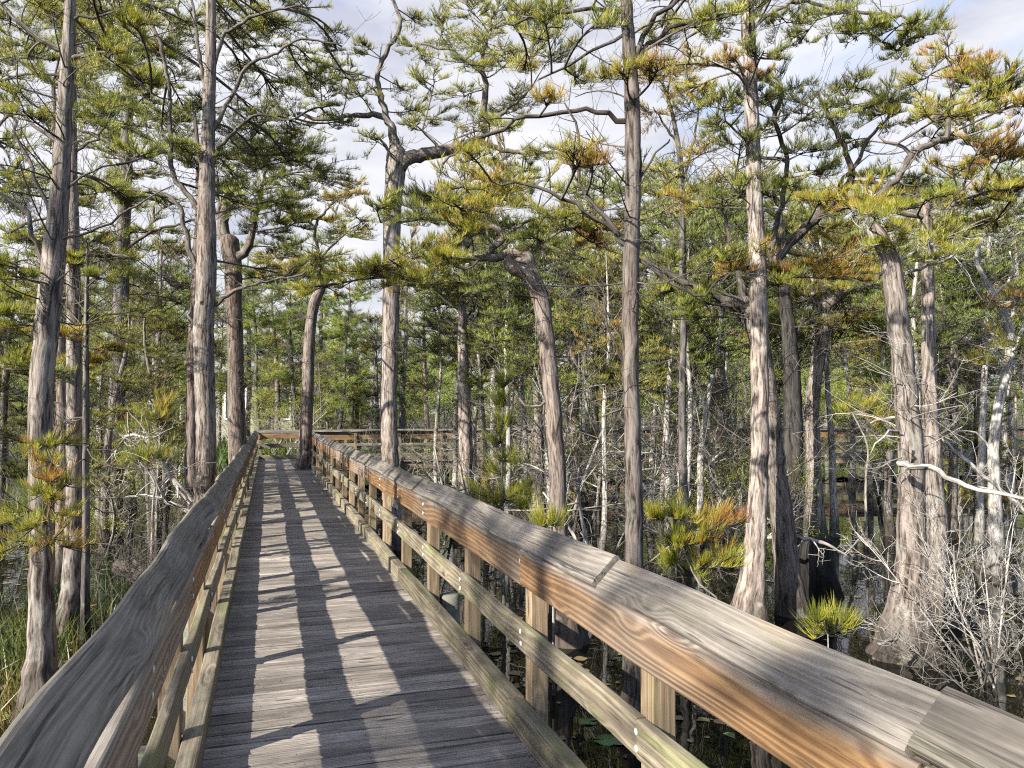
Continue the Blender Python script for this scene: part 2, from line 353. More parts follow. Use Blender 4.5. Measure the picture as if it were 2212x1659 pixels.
# ------------------------------------------------------------------ ground and water
def ground_z(x, y):
    dd = x * FW[0] + y * FW[1]; r = x * RT[0] + y * RT[1]
    bank = 1 / (1 + np.exp(-(dd - 42 + 0.12 * r) / 3.0))
    nb = 1 / (1 + np.exp((np.hypot(x + 3.6, y - 8.2) - 2.4) / 0.5)) * 0.0
    return -1.25 + bank * 1.15 + 0.06 * np.sin(x * 0.9 + 1) * np.cos(y * 0.7) + 0.05 * np.sin(x * 0.23) + nb
gx = np.concatenate([[-1200, -500, -250, -150], np.linspace(-100, 110, 106), [160, 260, 500, 1200]])
gy = np.concatenate([[-800, -300, -120, -60], np.linspace(-30, 130, 81), [170, 260, 500, 1500]])
X, Y = np.meshgrid(gx, gy, indexing='ij'); nX, nY = X.shape
b = MB(); V = np.stack([X, Y, ground_z(X, Y)], -1).reshape(-1, 3)
i = np.arange(nX - 1)[:, None] * nY + np.arange(nY - 1)[None, :]
b.add(V, [np.stack([i, i + nY, i + nY + 1, i + 1], -1).reshape(-1, 4)])
g = G('swamp_soil'); pos = g.n('ShaderNodeNewGeometry', out=0)
n1 = g.noise(pos, 0.6, 6.0); n2 = g.noise(pos, 9.0, 5.0)
ms = g.bsdf(g.mix(g.step(n1, 0.4, 0.6), g.ramp(n2, [(0.3, (0.02, 0.014, 0.008)), (0.7, (0.09, 0.06, 0.03))]), (0.05, 0.07, 0.02)), 0.95, n2, 0.6, 0.05)
tag(b.build('ground', [ms]), kind='structure')
b = MB(); b.add([(-1200, -800, WATER), (1200, -800, WATER), (1200, 1500, WATER), (-1200, 1500, WATER)], [[[0, 1, 2, 3]]])
g = G('swamp_water'); pos = g.n('ShaderNodeNewGeometry', out=0)
rp = g.noise(g.scale(pos, (1.2, 1.2, 1.2)), 1.6, 2.0)
film = g.noise(pos, 0.9, 6.0, 0.6)
col = g.mix(g.step(film, 0.66, 0.78), (0.006, 0.006, 0.004), (0.035, 0.026, 0.014))
nd = g.t.nodes.new('ShaderNodeBsdfPrincipled'); g.put(nd.inputs['Base Color'], col); nd.inputs['IOR'].default_value = 1.36
g.put(nd.inputs['Roughness'], g.math('MULTIPLY_ADD', g.step(film, 0.66, 0.8), 0.12, 0.01))
g.put(nd.inputs['Normal'], g.n('ShaderNodeBump', {'Height': rp, 'Strength': 0.06, 'Distance': 0.05}))
g.t.links.new(nd.outputs[0], g.out.inputs[0])
tag(b.build('water', [g.m]), kind='structure')

# ------------------------------------------------------------------ boards
def board(mb, A, B, wd, th, wdir, tdir, rr=0.006, seg=0.25, wob=(0, 0), hue=None, mat=0, ph=None):
    """a rounded plank from A to B; wdir is across its width, tdir across its thickness"""
    A = np.asarray(A, float); B = np.asarray(B, float); L = np.linalg.norm(B - A); n = max(2, int(L / seg) + 1)
    prof = []
    for cx, cy, a0 in ((1, 1, 0), (-1, 1, 90), (-1, -1, 180), (1, -1, 270)):
        for da in (0, 45, 90):
            a = rad(a0 + da); prof.append((cx * (wd / 2 - rr) + rr * math.cos(a), cy * (th / 2 - rr) + rr * math.sin(a)))
    prof = np.array(prof); k = len(prof)
    t = np.linspace(0, 1, n); s = t * L; p1, p2 = (rng.random(2) * 6.28) if ph is None else ph
    wa = wob[0] * (np.sin(s * 2.1 + p1) + 0.6 * np.sin(s * 5.3 + p2)); wb = wob[1] * (np.sin(s * 1.7 + p2) + 0.6 * np.sin(s * 4.4 + p1))
    ctr = A + (B - A) * t[:, None] + wa[:, None] * np.asarray(wdir) + wb[:, None] * np.asarray(tdir)
    V = ctr[:, None] + prof[None, :, :1] * np.asarray(wdir) + prof[None, :, 1:] * np.asarray(tdir)
    C = np.empty_like(V); C[..., 0] = s[:, None] + rng.random() * 60; C[..., 1] = prof[None, :, 0]; C[..., 2] = prof[None, :, 1] + rng.random() * 4
    i = np.arange(n - 1)[:, None] * k; j = np.arange(k)[None]; j2 = (j + 1) % k
    q = np.stack([i + j, i + j2, i + k + j2, i + k + j], -1).reshape(-1, 4)
    e0 = np.arange(k)[::-1][None]; e1 = np.arange((n - 1) * k, n * k)[None]
    mb.add(V, [q], C, rng.random() if hue is None else hue, mat)
    h = rng.random() if hue is None else hue
    mb.add(V[0], [np.arange(k)[::-1][None]], C[0], h, mat); mb.add(V[-1], [np.arange(k)[None]], C[-1], h, mat)
def disc(mb, c, nrm, r, th, hue=0.5, segs=10):
    nrm = np.asarray(nrm, float); u = norm(np.cross(nrm, [0.2, 0.3, 1.0])); w_ = np.cross(nrm, u); a = np.arange(segs) * 2 * math.pi / segs
    ring = np.cos(a)[:, None] * u + np.sin(a)[:, None] * w_
    V = np.concatenate([c + ring * r, c + ring * r * 0.85 + nrm * th]); j = np.arange(segs); j2 = (j + 1) % segs
    mb.add(V, [np.stack([j, j2, segs + j2, segs + j], -1), (segs + j)[None]], None, hue)
S45 = math.sqrt(0.5)
walk = tag(empty('boardwalk', (0.48, 0, 0)), 'weathered grey timber boardwalk with sloping handrails leading into the cypress swamp', 'boardwalk')
W0 = np.array([0.48, 0, 0])
def part(mb, name, mats, parent): return mb.build(name, mats, parent, origin=W0, flat=False)
def autosmooth(o):
    o.data.polygons.foreach_set('use_smooth', np.zeros(len(o.data.polygons), bool)); return o
def railing(O, u, nrm, L, post_s, joints, label=None, wob=0.004, bolts=False, kerb=True, deep=True, far=False, blocks=False):
    O = np.array([*O, 0.0]); u = np.array([*u, 0.0]); nn = np.array([*nrm, 0.0])
    pos = lambda s, o, z: O + u * s + nn * o + Z3 * z
    root = empty('railing'); root.parent = walk
    if label: root['label'] = label
    sd = nn * S45 + Z3 * S45; nm = -nn * S45 + Z3 * S45
    sg = 0.12 if not far else 0.6
    cap, face, mid, krb = MB(), MB(), MB(), MB()
    for jn, (kind, mb) in zip(joints, (('cap', cap), ('face', face), ('mid', mid), ('kerb', krb))):
        for a, b2 in zip(jn[:-1], jn[1:]):
            g1 = 0.004; dz = rng.normal() * 0.004; do = rng.normal() * 0.003; dz2 = dz + rng.normal() * 0.005
            if kind == 'cap':
                A = pos(a + g1, -0.012 + do, 0.94 + dz) + sd * 0.08 - nm * 0.02; B = pos(b2 - g1, -0.012 + do, 0.94 + dz2) + sd * 0.08 - nm * 0.02
                board(mb, A, B, 0.16, 0.04, sd, nm, 0.013, sg, (wob, wob * 1.6))
            elif kind == 'face':
                board(mb, pos(a + g1, 0.02 + do, 0.822 + dz), pos(b2 - g1, 0.02 + do, 0.822 + dz2), 0.185, 0.04, Z3, -nn, 0.008, sg, (wob * 0.5, 0.002))
            elif kind == 'mid':
                board(mb, pos(a + g1, 0.02 + do, 0.465 + dz), pos(b2 - g1, 0.02 + do, 0.465 + dz2), 0.14, 0.04, Z3, -nn, 0.006, sg, (wob * 0.8, 0.002))
            elif kerb:
                board(mb, pos(a + g1, -0.005 + do, 0.073 + dz), pos(b2 - g1, -0.005 + do, 0.073 + dz2), 0.135, 0.088, Z3, nn, 0.008, sg, (0.003, 0.003))
    for s in post_s:
        pb = MB(); zb = -0.32 if deep else -0.35
        a = pos(s, 0.0885, zb); board(pb, a, pos(s + rng.normal() * .003, 0.0885, 0.965), 0.094, 0.094, u, nn, 0.005, 0.4, (0.001, 0.001))
        autosmooth(part(pb, 'post', [M['post']], root))
        if bolts:
            if 1 < s < 13:
                for z in (0.785, 0.862, 0.435, 0.495):
                    blt = MB(); disc(blt, pos(s + rng.normal() * .006, 0.0, z), -nn, 0.013, 0.005); part(blt, 'bolt', [M['bolt']], root)
    autosmooth(part(cap, 'handrail', [M['cap']], root)); autosmooth(part(face, 'face_board', [M['face']], root))
    autosmooth(part(mid, 'middle_rail', [M['rail']], root))
    if kerb: autosmooth(part(krb, 'toe_board', [M['rail']], root))
    return root
def joints(a, b, L, first=None):
    r = [a]; x = first if first is not None else a + L * rng.uniform(0.4, 1)
    while x < b - 0.4: r.append(x); x += L * rng.uniform(0.85, 1.1)
    r.append(b); return r
YE = 28.95
pr = [2.54 + 1.33 * k for k in range(-3, 19) if 2.54 + 1.33 * k < 26.8]
railing((1.275, 0), (0, 1), (1, 0), 27, pr, [[-2.0, 1.3, 2.92, 7.0, 10.7, 14.4, 18.2, 22.6, 26.9], [-2, 1.27, 3.87, 6.5, 10.5, 14.5, 18.5, 22.5, 26.9], [-2, -0.12, 2.54, 5.2, 9.2, 13.2, 17.2, 21.2, 26.9], [-2, 1.0, 3.92, 7.5, 11, 15, 19, 23, 26.9]], bolts=True, wob=0.005)
pl = [1.25 + 1.33 * k for k in range(-2, 21) if 1.25 + 1.33 * k < 28.9]
railing((-0.325, 0), (0, 1), (-1, 0), 29, pl, [[-2.0, 5.9, 9.6, 13.3, 17.0, 20.6, 24.4, 28.9], [-2, 3.9, 7.9, 11.9, 15.9, 19.9, 23.9, 28.9], [-2, 2.6, 5.25, 9.2, 13.2, 17.2, 21.2, 25.2, 28.9], [-2, 3.2, 5.3, 8.0, 12, 16, 20, 24, 28.9]], bolts=True, wob=0.0085)
railing((-0.345, YE), (1, 0), (0, 1), 8, [0.1 + 1.5 * k for k in range(6)], [joints(-0.1, 8.0, 3.7), joints(0, 8.0, 3.7), joints(0, 8.0, 3.7), joints(0, 8.0, 3.7)], far=True)
bx, by = 7.65, YE; ca, sa = math.cos(rad(10)), -math.sin(rad(10))
railing((bx, by), (ca, sa), (-sa, ca), 38, [0.1 + 1.9 * k for k in range(20)], [joints(0, 38, 4.5) for _ in range(4)], far=True)
railing((1.275, 26.9), (1, 0), (0, -1), 6.2, [0.1 + 1.5 * k for k in range(5)], [joints(0, 6.2, 3.7) for _ in range(4)], far=True)
railing((bx - 0.2, by - 2.0), (ca, sa), (sa, -ca), 38, [0.1 + 1.9 * k for k in range(20)], [joints(0, 38, 4.5) for _ in range(4)], far=True)
dk = MB(); y = -2.0
while y < YE:
    wv = 0.139 + rng.normal() * 0.002; z = rng.normal() * 0.0022; ov = rng.normal(size=2) * 0.008; t = rng.normal() * 0.002
    board(dk, (-0.36 + ov[0], y + wv / 2, -0.02 + z), (1.345 + ov[1], y + wv / 2, -0.02 + z + t), wv - 0.0115, 0.038, np.array([0, 1.0, 0]), Z3, 0.011, 0.3, (0.0006, 0.0012), hue=np.clip(0.5 + rng.normal() * 0.32, 0, 1.2))
    y += wv
nl = MB()
for k in range(int((YE + 2) / 0.14)):
    for xx in (-0.2, 0.5, 1.2):
        if k * 0.14 - 2 < 14:
            for q in (-0.03, 0.03): disc(nl, np.array([xx + rng.normal() * .008, -2 + k * 0.1393 + 0.07 + q, 0.0008]), Z3, 0.0042, 0.0012, segs=6)
autosmooth(part(dk, 'deck', [M['deck']], walk))
g = G('nail_metal'); M['nail'] = g.bsdf((0.05, 0.045, 0.04), 0.5)
tag(part(nl, 'nails', [M['nail']], walk), kind='stuff')
dk2 = MB()
for k in range(45):
    x = 1.36 + 0.14 * k; board(dk2, (x + 0.07, 26.75, -0.02), (x + 0.07, YE + 0.1, -0.02), 0.132, 0.038, np.array([1.0, 0, 0]), Z3, 0.006, 1.2)
for k in range(272):
    q = np.array([bx, by, 0]) + np.array([ca, sa, 0]) * (0.14 * k) ; n2 = np.array([-sa, ca, 0])
    board(dk2, q + n2 * 0.08 - Z3 * 0.02, q - n2 * 2.1 - Z3 * 0.02, 0.132, 0.038, np.array([ca, sa, 0]), Z3, 0.006, 1.2)
autosmooth(part(dk2, 'deck', [M['deck']], walk))
bm_ = MB()
for x in (-0.36, 0.5, 1.33): board(bm_, (x, -2, -0.165), (x, YE, -0.165), 0.05, 0.24, np.array([1.0, 0, 0]), Z3, 0.004, 2)
for o in (0.05, -1.0, -2.05):
    q = np.array([bx, by, -0.165]) + np.array([-sa, ca, 0]) * o; board(bm_, q, q + np.array([ca, sa, 0]) * 38, 0.05, 0.24, np.array([-sa, ca, 0]), Z3, 0.004, 2)
for yy in (26.85, YE): board(bm_, (1.36, yy, -0.165), (bx, yy, -0.165), 0.05, 0.24, np.array([0, 1.0, 0]), Z3, 0.004, 2)
autosmooth(part(bm_, 'beam', [M['post']], walk))
def piling(x, y, top, r=0.085):
    pb = MB(); pts = np.array([[x, y, -1.6], [x + .01, y, -0.6], [x, y, top - 0.012], [x, y, top]])
    tube(pb, pts, np.array([r, r, r, r * 0.8]), 14, hue=rng.random()); return part(pb, 'piling', [M['pile']], walk)
for k in range(10):
    piling(-0.525, 3.87 + 2.66 * k, 0.11 + rng.normal() * .01); piling(1.51, 3.87 + 2.66 * k, 0.085 if k == 1 else -0.32)
for k in range(15):
    for o in (0.25, -2.25):
        q = np.array([bx, by, 0]) + np.array([ca, sa, 0]) * (0.3 + 2.6 * k) + np.array([-sa, ca, 0]) * o; piling(q[0], q[1], 0.1)
for k in range(3):
    for yy in (YE + 0.2, 26.7): piling(2.0 + 2.3 * k, yy, 0.1)
# ------------------------------------------------------------------ trees
def skeleton_sample(paths):
    pts = np.concatenate([p for p, r in paths]); rs = np.concatenate([r for p, r in paths]); return pts, rs
def flutes(n, step, base_h, k, ph, amp=0.3, fine=0.05):
    nz = rng.normal(size=64)
    def f(i, th):
        fl = amp * math.exp(-i * step / base_h)
        rid = np.interp((th * 64 / 6.2832 + i * 0.05) % 64, np.arange(65), np.append(nz, nz[0])) * fine
        return 1 + fl * np.cos(k * th + ph + 0.3 * np.sin(2 * th)) + rid + 0.03 * np.sin(i * step * 2.3 + th)
    return f
def trunk_mesh(pts, r, segs, hue, flare=0.28, base_h=0.5, knots=0):
    step = 0.11 if segs > 16 else 0.35
    p, rr = spline(pts, r, step); mb = MB()
    p = p + rng.normal(size=p.shape) * np.minimum(rr, 0.1)[:, None] * 0.05
    tube(mb, p, rr, segs, flutes(len(p), step, base_h, rng.integers(5, 8), rng.random() * 6, flare), hue)
    for _ in range(knots):
        i = rng.integers(len(p) // 5, len(p) - 2); a = rng.random() * 6.28; rk = rr[i] * rng.uniform(0.25, 0.5)
        o = np.array([math.cos(a), math.sin(a), 0]); k2 = np.linspace(0, 1, 5)
        kp = p[i] + o * (rr[i] * 0.72) + o * (k2[:, None] * rk * 1.3) + Z3 * (k2[:, None] * rk * 0.4)
        tube(mb, kp, rk * np.array([1.25, 1.1, 0.85, 0.55, 0.3]), 9, lambda i, th: 1 + 0.18 * np.sin(3 * th + i), hue)
    return mb, p, rr
def px_path(pl, d):
    pts = np.array([P(q[0], q[1], d + (q[3] if len(q) > 3 else 0)) for q in pl])
    r = np.array([q[2] * (d + (q[3] if len(q) > 3 else 0)) / FPX / 2 for q in pl]); return pts, r
ALL_HEROES = []
def hero(name, label, cat, d, trunk, limbs=(), pads=(), bark='bark', limb='limb', leaf='needle', style='cypress', hue=0.33, lean=0.0, base=None, autop=None, twigs=10, knots=3, group=None, flare=0.28, dens=1.0, thue=None, sprays=(), dd0=(-0.8, 0.8)):
    pts, r = px_path(trunk, d); r = np.concatenate([r, [r[-1] * 0.4]]); pts = np.concatenate([pts, pts[-1:] + norm(pts[-1:] - pts[-2:-1]) * r[-2] * 0.7])
    if base is None:
        pts = np.concatenate([[[pts[0, 0], pts[0, 1], WATER - 0.5]], pts]) if pts[0, 2] > WATER - 0.45 else pts; r = np.concatenate([[r[0] * 1.12], r]) if len(pts) > len(r) else r
    O = np.array([pts[0, 0], pts[0, 1], WATER if base is None else base])
    root = tag(empty(name, O), label, cat, group or 'cypress trees by the boardwalk')
    th = rng.random() if thue is None else thue
    mb, tp, tr = trunk_mesh(pts, r, 26 if d < 12 else 18, th, flare, 0.55, knots)
    mb.build('trunk', [M[bark]], root, O)
    paths = [(tp[len(tp) // 3:], tr[len(tp) // 3:])]; crown = MB()
    for li in limbs:
        lb = MB(); lp, lr = px_path(li, d); lp, lr = spline(lp, lr * 1.08, 0.10)
        lp[1:] += rng.normal(size=lp[1:].shape) * 0.012
        tube(lb, lp, lr, 9, lambda i, th: 1 + 0.06 * np.sin(3 * th + i * 0.4), th)
        m = max(1, int(len(lp) * 0.28)); ii = rng.integers(len(lp) // 4, len(lp), m)
        bare(lb, lp[ii], norm(rng.normal(size=(m, 3)) + Z3 * 0.3), rng.uniform(0.15, 0.5, m), np.maximum(lr[ii] * 0.35, 0.0018), 2, 3, th, rmin=0.00025 * d)
        lb.build('branch', [M[limb]], root, O); paths.append((lp, lr))
    S, R = skeleton_sample(paths); S0 = np.concatenate([tp] + [q[0] for q in paths[1:]])
    plist = []
    for q in pads:
        dd = q[4] if len(q) > 4 else rng.uniform(*dd0); h = q[3] if len(q) > 3 and q[3] is not None else hue
        plist.append((P(q[0], q[1], d + dd), q[2] * 1.27 * d / FPX, (h + .06 if h < .56 else .62 + (h - .56) * .5)))
    for c, Rp, h in list(plist):
        if rng.random() < .4: plist.append((c + rng.normal(size=3) * Rp * np.array([.9, .9, .45]), Rp * rng.uniform(.5, .95), h + rng.normal() * .05))
    if autop:
        n, z0, z1, r0, r1, pr = autop
        for i in range(n):
            t = (i + rng.random()) / n; z = z0 + (z1 - z0) * t; k = np.argmin(abs(tp[:, 2] - z)); a = rng.random() * 6.28; q = (r0 + (r1 - r0) * t) * rng.uniform(0.35, 1)
            plist.append((np.array([tp[k, 0] + q * math.cos(a), tp[k, 1] + q * math.sin(a), z + rng.uniform(-.1, .3)]), pr * rng.uniform(0.7, 1.2), hue + rng.normal() * 0.09))
    for c, Rp, h in plist:
        dist = np.linalg.norm(S - c, axis=1) + 1.2 * np.maximum(0, S[:, 2] - c[2]); i = np.argmin(dist)
        pad(crown, S[i], c, Rp, h, d, dens, style)
    for q in sprays:
        c = P(q[0], q[1], d + (q[4] if len(q) > 4 else rng.uniform(-.4, .4))); i = np.argmin(np.linalg.norm(S0 - c, axis=1)); spray(crown, S0[i], c, q[2] * d / FPX, q[3], d, n=11, ln=(.045, .10), m=34)
    if twigs:
        ii = rng.integers(len(tp) // 2, len(tp), twigs); a = rng.random(twigs) * 6.28
        bare(crown, tp[ii], np.stack([np.cos(a), np.sin(a), rng.uniform(-.2, .6, twigs)], 1), rng.uniform(0.25, 0.9, twigs), 0.006 + 0.0002 * d, 3, 4, 0.5, rmin=0.00028 * d)
    if crown.n: crown.build('crown', [M[limb], M[leaf]], root, O)
    ALL_HEROES.append((label, np.mean([q[0] for q in trunk[:3]]), d)); return root

hero('cypress_tree', 'pale furrowed cypress at far left, leaning right, orange green sprays on its lower trunk', 'tree', 5.8,
 [(84, 1610, 150), (88, 1520, 92), (90, 1420, 60), (88, 1300, 50), (88, 1100, 46), (88, 900, 46), (98, 740, 44), (115, 560, 42), (130, 420, 36), (140, 250, 30), (148, 100, 26), (152, -60, 20), (154, -300, 12)],
 [[(107, 455, 10), (90, 425, 8), (55, 340, 7), (30, 265, 6), (8, 200, 4)], [(95, 570, 11), (65, 485, 9), (40, 445, 8), (-20, 405, 6)], [(142, 110, 11), (90, 85, 9), (45, 50, 8), (0, 5, 6), (-40, -60, 4)],
  [(130, 315, 9), (90, 285, 7), (30, 235, 6), (-20, 205, 5)], [(143, 130, 8), (235, 115, 6), (270, 145, 5), (330, 200, 4), (370, 215, 2)], [(148, 50, 7), (225, 30, 5), (290, 25, 3)], [(122, 520, 6), (200, 500, 5), (300, 440, 4), (370, 400, 2)],
  [(112, 600, 5), (60, 560, 4), (0, 590, 3)], [(90, 800, 5), (130, 690, 4), (120, 640, 3)], [(88, 1010, 4), (110, 950, 3), (60, 945, 2)], [(110, 1180, 5, -.25), (104, 1060, 4, -.3), (112, 950, 3, -.3), (115, 900, 2, -.3)], [(118, 440, 6), (180, 380, 4), (250, 350, 3)]],
 [(20, 60, 50), (60, 130, 45), (220, 30, 50), (290, 50, 50), (50, 240, 45), (10, 320, 50), (225, 120, 45), (310, 180, 45), (120, 30, 50), (60, -20, 60), (200, -60, 60), (300, 330, 40), (250, 420, 35), (-20, 440, 50), (20, 580, 35),
  (40, 700, 40, .4)], twigs=26, sprays=[(62, 962, 40, .66, -.1), (150, 945, 44, .68, .2), (108, 960, 16, .45, -.3), (104, 1000, 26, .55, -.3), (104, 1040, 34, .8, -.35), (155, 1040, 36, .62, -.2), (75, 1060, 30, .5, -.3), (120, 1075, 40, .6, -.3), (30, 1110, 62, .42, -.2), (60, 1130, 50, .45, -.3), (120, 1160, 52, .7, -.3), (25, 1180, 55, .55, -.1), (165, 1180, 44, .55, -.1), (-10, 1130, 50, .4), (150, 1110, 40, .5, -.2)], hue=0.38, thue=0.62)
hero('cypress_tree', 'straight mossy cypress with flared foot close behind the leaning pale one', 'tree', 8.0,
 [(138, 1440, 110), (145, 1380, 70), (152, 1310, 46), (158, 1200, 36), (160, 1000, 32), (160, 800, 30), (158, 600, 28), (157, 420, 23), (155, 250, 19), (158, 80, 13), (160, -140, 7)],
 [[(158, 560, 8), (210, 540, 6), (290, 560, 4)], [(158, 500, 8), (100, 470, 6), (60, 480, 4)], [(156, 330, 7), (210, 300, 5), (240, 240, 3)], [(160, 900, 6), (120, 870, 4), (60, 880, 3)]],
 [(60, 520, 70), (240, 560, 60), (20, 640, 60), (230, 250, 60), (90, 380, 60), (210, 420, 60), (60, 800, 60, .3), (200, 690, 50), (230, 760, 40, .6), (120, 720, 45, .65), (140, 200, 70), (200, 60, 70), (80, 20, 60)], twigs=16, hue=0.32, thue=0.5)
hero('cypress_sapling', 'thin grey sapling trunk standing just right of the mossy flared cypress', 'tree', 7.8,
 [(184, 1430, 34), (184, 1360, 20), (185, 1200, 15), (186, 900, 13), (186, 700, 10), (190, 540, 6)], [], [(230, 600, 30), (150, 560, 30), (200, 520, 30)], bark='pinebark', twigs=24, thue=0.3, knots=0)
hero('cypress_tree', 'brown barked cypress standing in shade behind the mossy flared one', 'tree', 10.5,
 [(132, 1240, 50), (134, 1120, 26), (135, 950, 21), (132, 800, 19), (128, 600, 16), (120, 380, 12), (115, 180, 8)], [], [], bark='redbark', autop=(14, 3.0, 7.5, 0.8, 1.4, 0.55), hue=.28)
hero('pine_tree', 'plated grey pine rising between the mossy cypress and the knotty trunk', 'tree', 14.0,
 [(243, 1150, 46), (246, 1050, 34), (252, 900, 33), (258, 760, 33), (262, 600, 30), (270, 420, 27), (275, 250, 22), (275, 100, 16), (275, -80, 10)],
 [[(258, 590, 9), (240, 560, 7), (200, 540, 5)], [(262, 540, 9), (330, 500, 6), (400, 480, 4)], [(275, 260, 10), (340, 320, 8), (400, 350, 5)], [(272, 330, 8), (200, 290, 6), (150, 280, 4)]],
 [(220, 400, 60, .3), (300, 380, 60, .35), (200, 540, 60, .3), (330, 500, 60, .4), (230, 300, 60), (330, 240, 70), (260, 150, 80), (200, 60, 70), (340, 90, 70), (380, 320, 60), (300, 620, 50)], bark='pinebark', hue=.3, thue=0.55, knots=0, flare=0.05)
hero('cypress_tree', 'tall knotty cypress with burls beside the left handrail', 'tree', 11.0,
 [(438, 1270, 70), (440, 1160, 48), (440, 1090, 41), (445, 950, 40), (441, 790, 42), (440, 700, 42), (447, 560, 40), (447, 420, 35), (450, 280, 28), (455, 120, 23), (456, 0, 19), (457, -220, 10)],
 [[(435, 465, 14), (410, 425, 11), (375, 380, 10), (368, 310, 9), (365, 210, 8), (340, 75, 7), (280, -10, 5)], [(460, 280, 10), (495, 215, 8), (540, 140, 7), (590, 120, 6), (650, 85, 5), (740, 100, 3)], [(458, 160, 9), (480, 80, 8), (505, 60, 7), (550, 32, 6), (645, 10, 4)],
  [(428, 580, 12), (395, 490, 9), (390, 450, 8), (345, 415, 7), (270, 410, 4)], [(465, 660, 9), (505, 630, 8), (565, 610, 6), (665, 590, 4)], [(450, 240, 8), (430, 120, 7), (420, 30, 6), (410, -60, 4)], [(455, 340, 9), (520, 270, 7), (560, 250, 5), (640, 260, 3)], [(440, 720, 10), (415, 690, 6), (408, 680, 4)]],
 [(560, 100, 75), (620, 60, 65), (665, 130, 55), (700, 180, 55), (600, 200, 75), (650, 270, 65), (560, 290, 75), (500, 60, 65), (370, 40, 70), (330, 110, 65), (380, 180, 55), (420, 60, 55), (350, 270, 55), (620, 350, 55), (560, 360, 55), (520, 160, 50), (400, 240, 45), (300, 330, 45), (700, 240, 40), (730, 110, 35), (480, 0, 70), (600, -10, 70), (320, 10, 60), (300, 220, 45), (640, 590, 40, .5), (345, 430, 40), (280, 420, 45), (520, 440, 40), (600, 590, 35, .55), (670, 20, 45)], twigs=16, knots=8, hue=0.27, thue=0.55, dd0=(0.9, 2.6))
hero('cypress_tree', 'red brown cypress half hidden directly behind the knotty trunk', 'tree', 11.7,
 [(410, 1260, 60), (412, 1130, 30), (415, 950, 26), (418, 750, 25), (426, 600, 22), (431, 470, 16), (428, 330, 9), (420, 240, 5)], [[(428, 330, 6), (420, 270, 4), (415, 220, 3)]], [(440, 330, 40), (400, 320, 45), (460, 230, 45)], bark='redbark', hue=0.28, thue=.35)
hero('cypress_tree', 'red barked cypress with forked broken top left of the far deck end', 'tree', 15.0,
 [(518, 1140, 64), (515, 1060, 44), (512, 960, 38), (508, 800, 35), (506, 660, 34), (503, 575, 38), (496, 520, 40)],
 [[(495, 530, 30), (480, 495, 24), (490, 440, 16), (500, 390, 8)], [(508, 560, 22), (532, 540, 17), (546, 500, 13), (552, 470, 9), (572, 380, 6), (575, 330, 4)], [(480, 500, 12), (472, 440, 8), (470, 380, 5)]],
 [(560, 340, 60), (600, 310, 60), (545, 420, 60), (600, 440, 60), (650, 330, 60), (480, 330, 60), (640, 480, 50), (570, 500, 50), (520, 300, 60), (650, 400, 50), (480, 400, 50), (620, 540, 45), (560, 600, 40)], bark='redbark', hue=0.22, thue=.6)
hero('cypress_tree', 'leaning snapped off cypress standing up through the far deck planks', 'tree', 22.66,
 [(654, 1013, 34), (658, 990, 29), (661, 930, 27), (664, 850, 26), (668, 750, 25), (673, 685, 23), (684, 642, 23), (705, 606, 12)],
 [[(684, 640, 9), (690, 560, 7), (681, 490, 6), (718, 440, 5), (760, 405, 3)], [(681, 490, 5), (655, 470, 4), (640, 440, 3)], [(690, 560, 5), (740, 510, 4), (780, 480, 2)]],
 [(735, 430, 36, .7), (690, 475, 40, .5), (745, 500, 48, .4), (700, 560, 46, .45), (655, 560, 40, .5), (762, 400, 26, .8), (640, 470, 40, .4), (720, 600, 36, .5), (770, 470, 30, .45)], bark='redbark', hue=0.45, base=0.0, thue=.75)
hero('cypress_tree', 'thick reddish cypress with snapped top and one heavy crooked limb reaching right', 'tree', 13.0,
 [(852, 1240, 74), (850, 1170, 52), (846, 1080, 44), (842, 980, 39), (840, 850, 38), (843, 700, 37), (846, 560, 36), (850, 430, 38), (856, 345, 46), (856, 322, 36)],
 [[(857, 345, 28), (850, 290, 18), (835, 250, 14), (820, 200, 11), (815, 160, 10), (840, 100, 9), (862, 70, 10), (865, 40, 8), (850, 5, 7), (830, -50, 4)], [(838, 255, 12), (815, 247, 12), (760, 250, 10), (700, 258, 9), (640, 245, 6)],
  [(862, 365, 30), (885, 340, 28), (940, 330, 25), (1000, 315, 22), (1042, 297, 20), (1043, 240, 14), (1050, 190, 12), (1040, 130, 9), (1060, 60, 5)], [(1048, 260, 10), (1090, 240, 8), (1150, 190, 5)], [(1030, 305, 12), (1120, 330, 9), (1200, 330, 6), (1260, 350, 4)], [(850, 340, 8), (832, 312, 6), (815, 290, 3)], [(1045, 150, 8), (970, 110, 6), (900, 90, 4)], [(955, 325, 7), (920, 290, 5), (880, 270, 3)]],
 [(700, 205, 40), (722, 150, 36), (770, 195, 36), (870, 190, 30), (800, 300, 26), (900, 100, 50), (960, 60, 60), (1000, 130, 60), (1050, 90, 60), (940, 170, 50), (1000, 210, 50), (1100, 130, 50), (1150, 100, 50), (940, 250, 40), (1060, 350, 46), (1160, 40, 50), (900, 50, 36), (1200, 110, 46), (1110, 210, 46), (1010, 20, 50), (1090, 20, 50), (780, 110, 24), (890, 270, 26), (1020, 270, 36), (1180, 330, 50), (1240, 330, 50), (1130, 380, 50)], bark='bark', hue=0.36, twigs=6, thue=0.85)
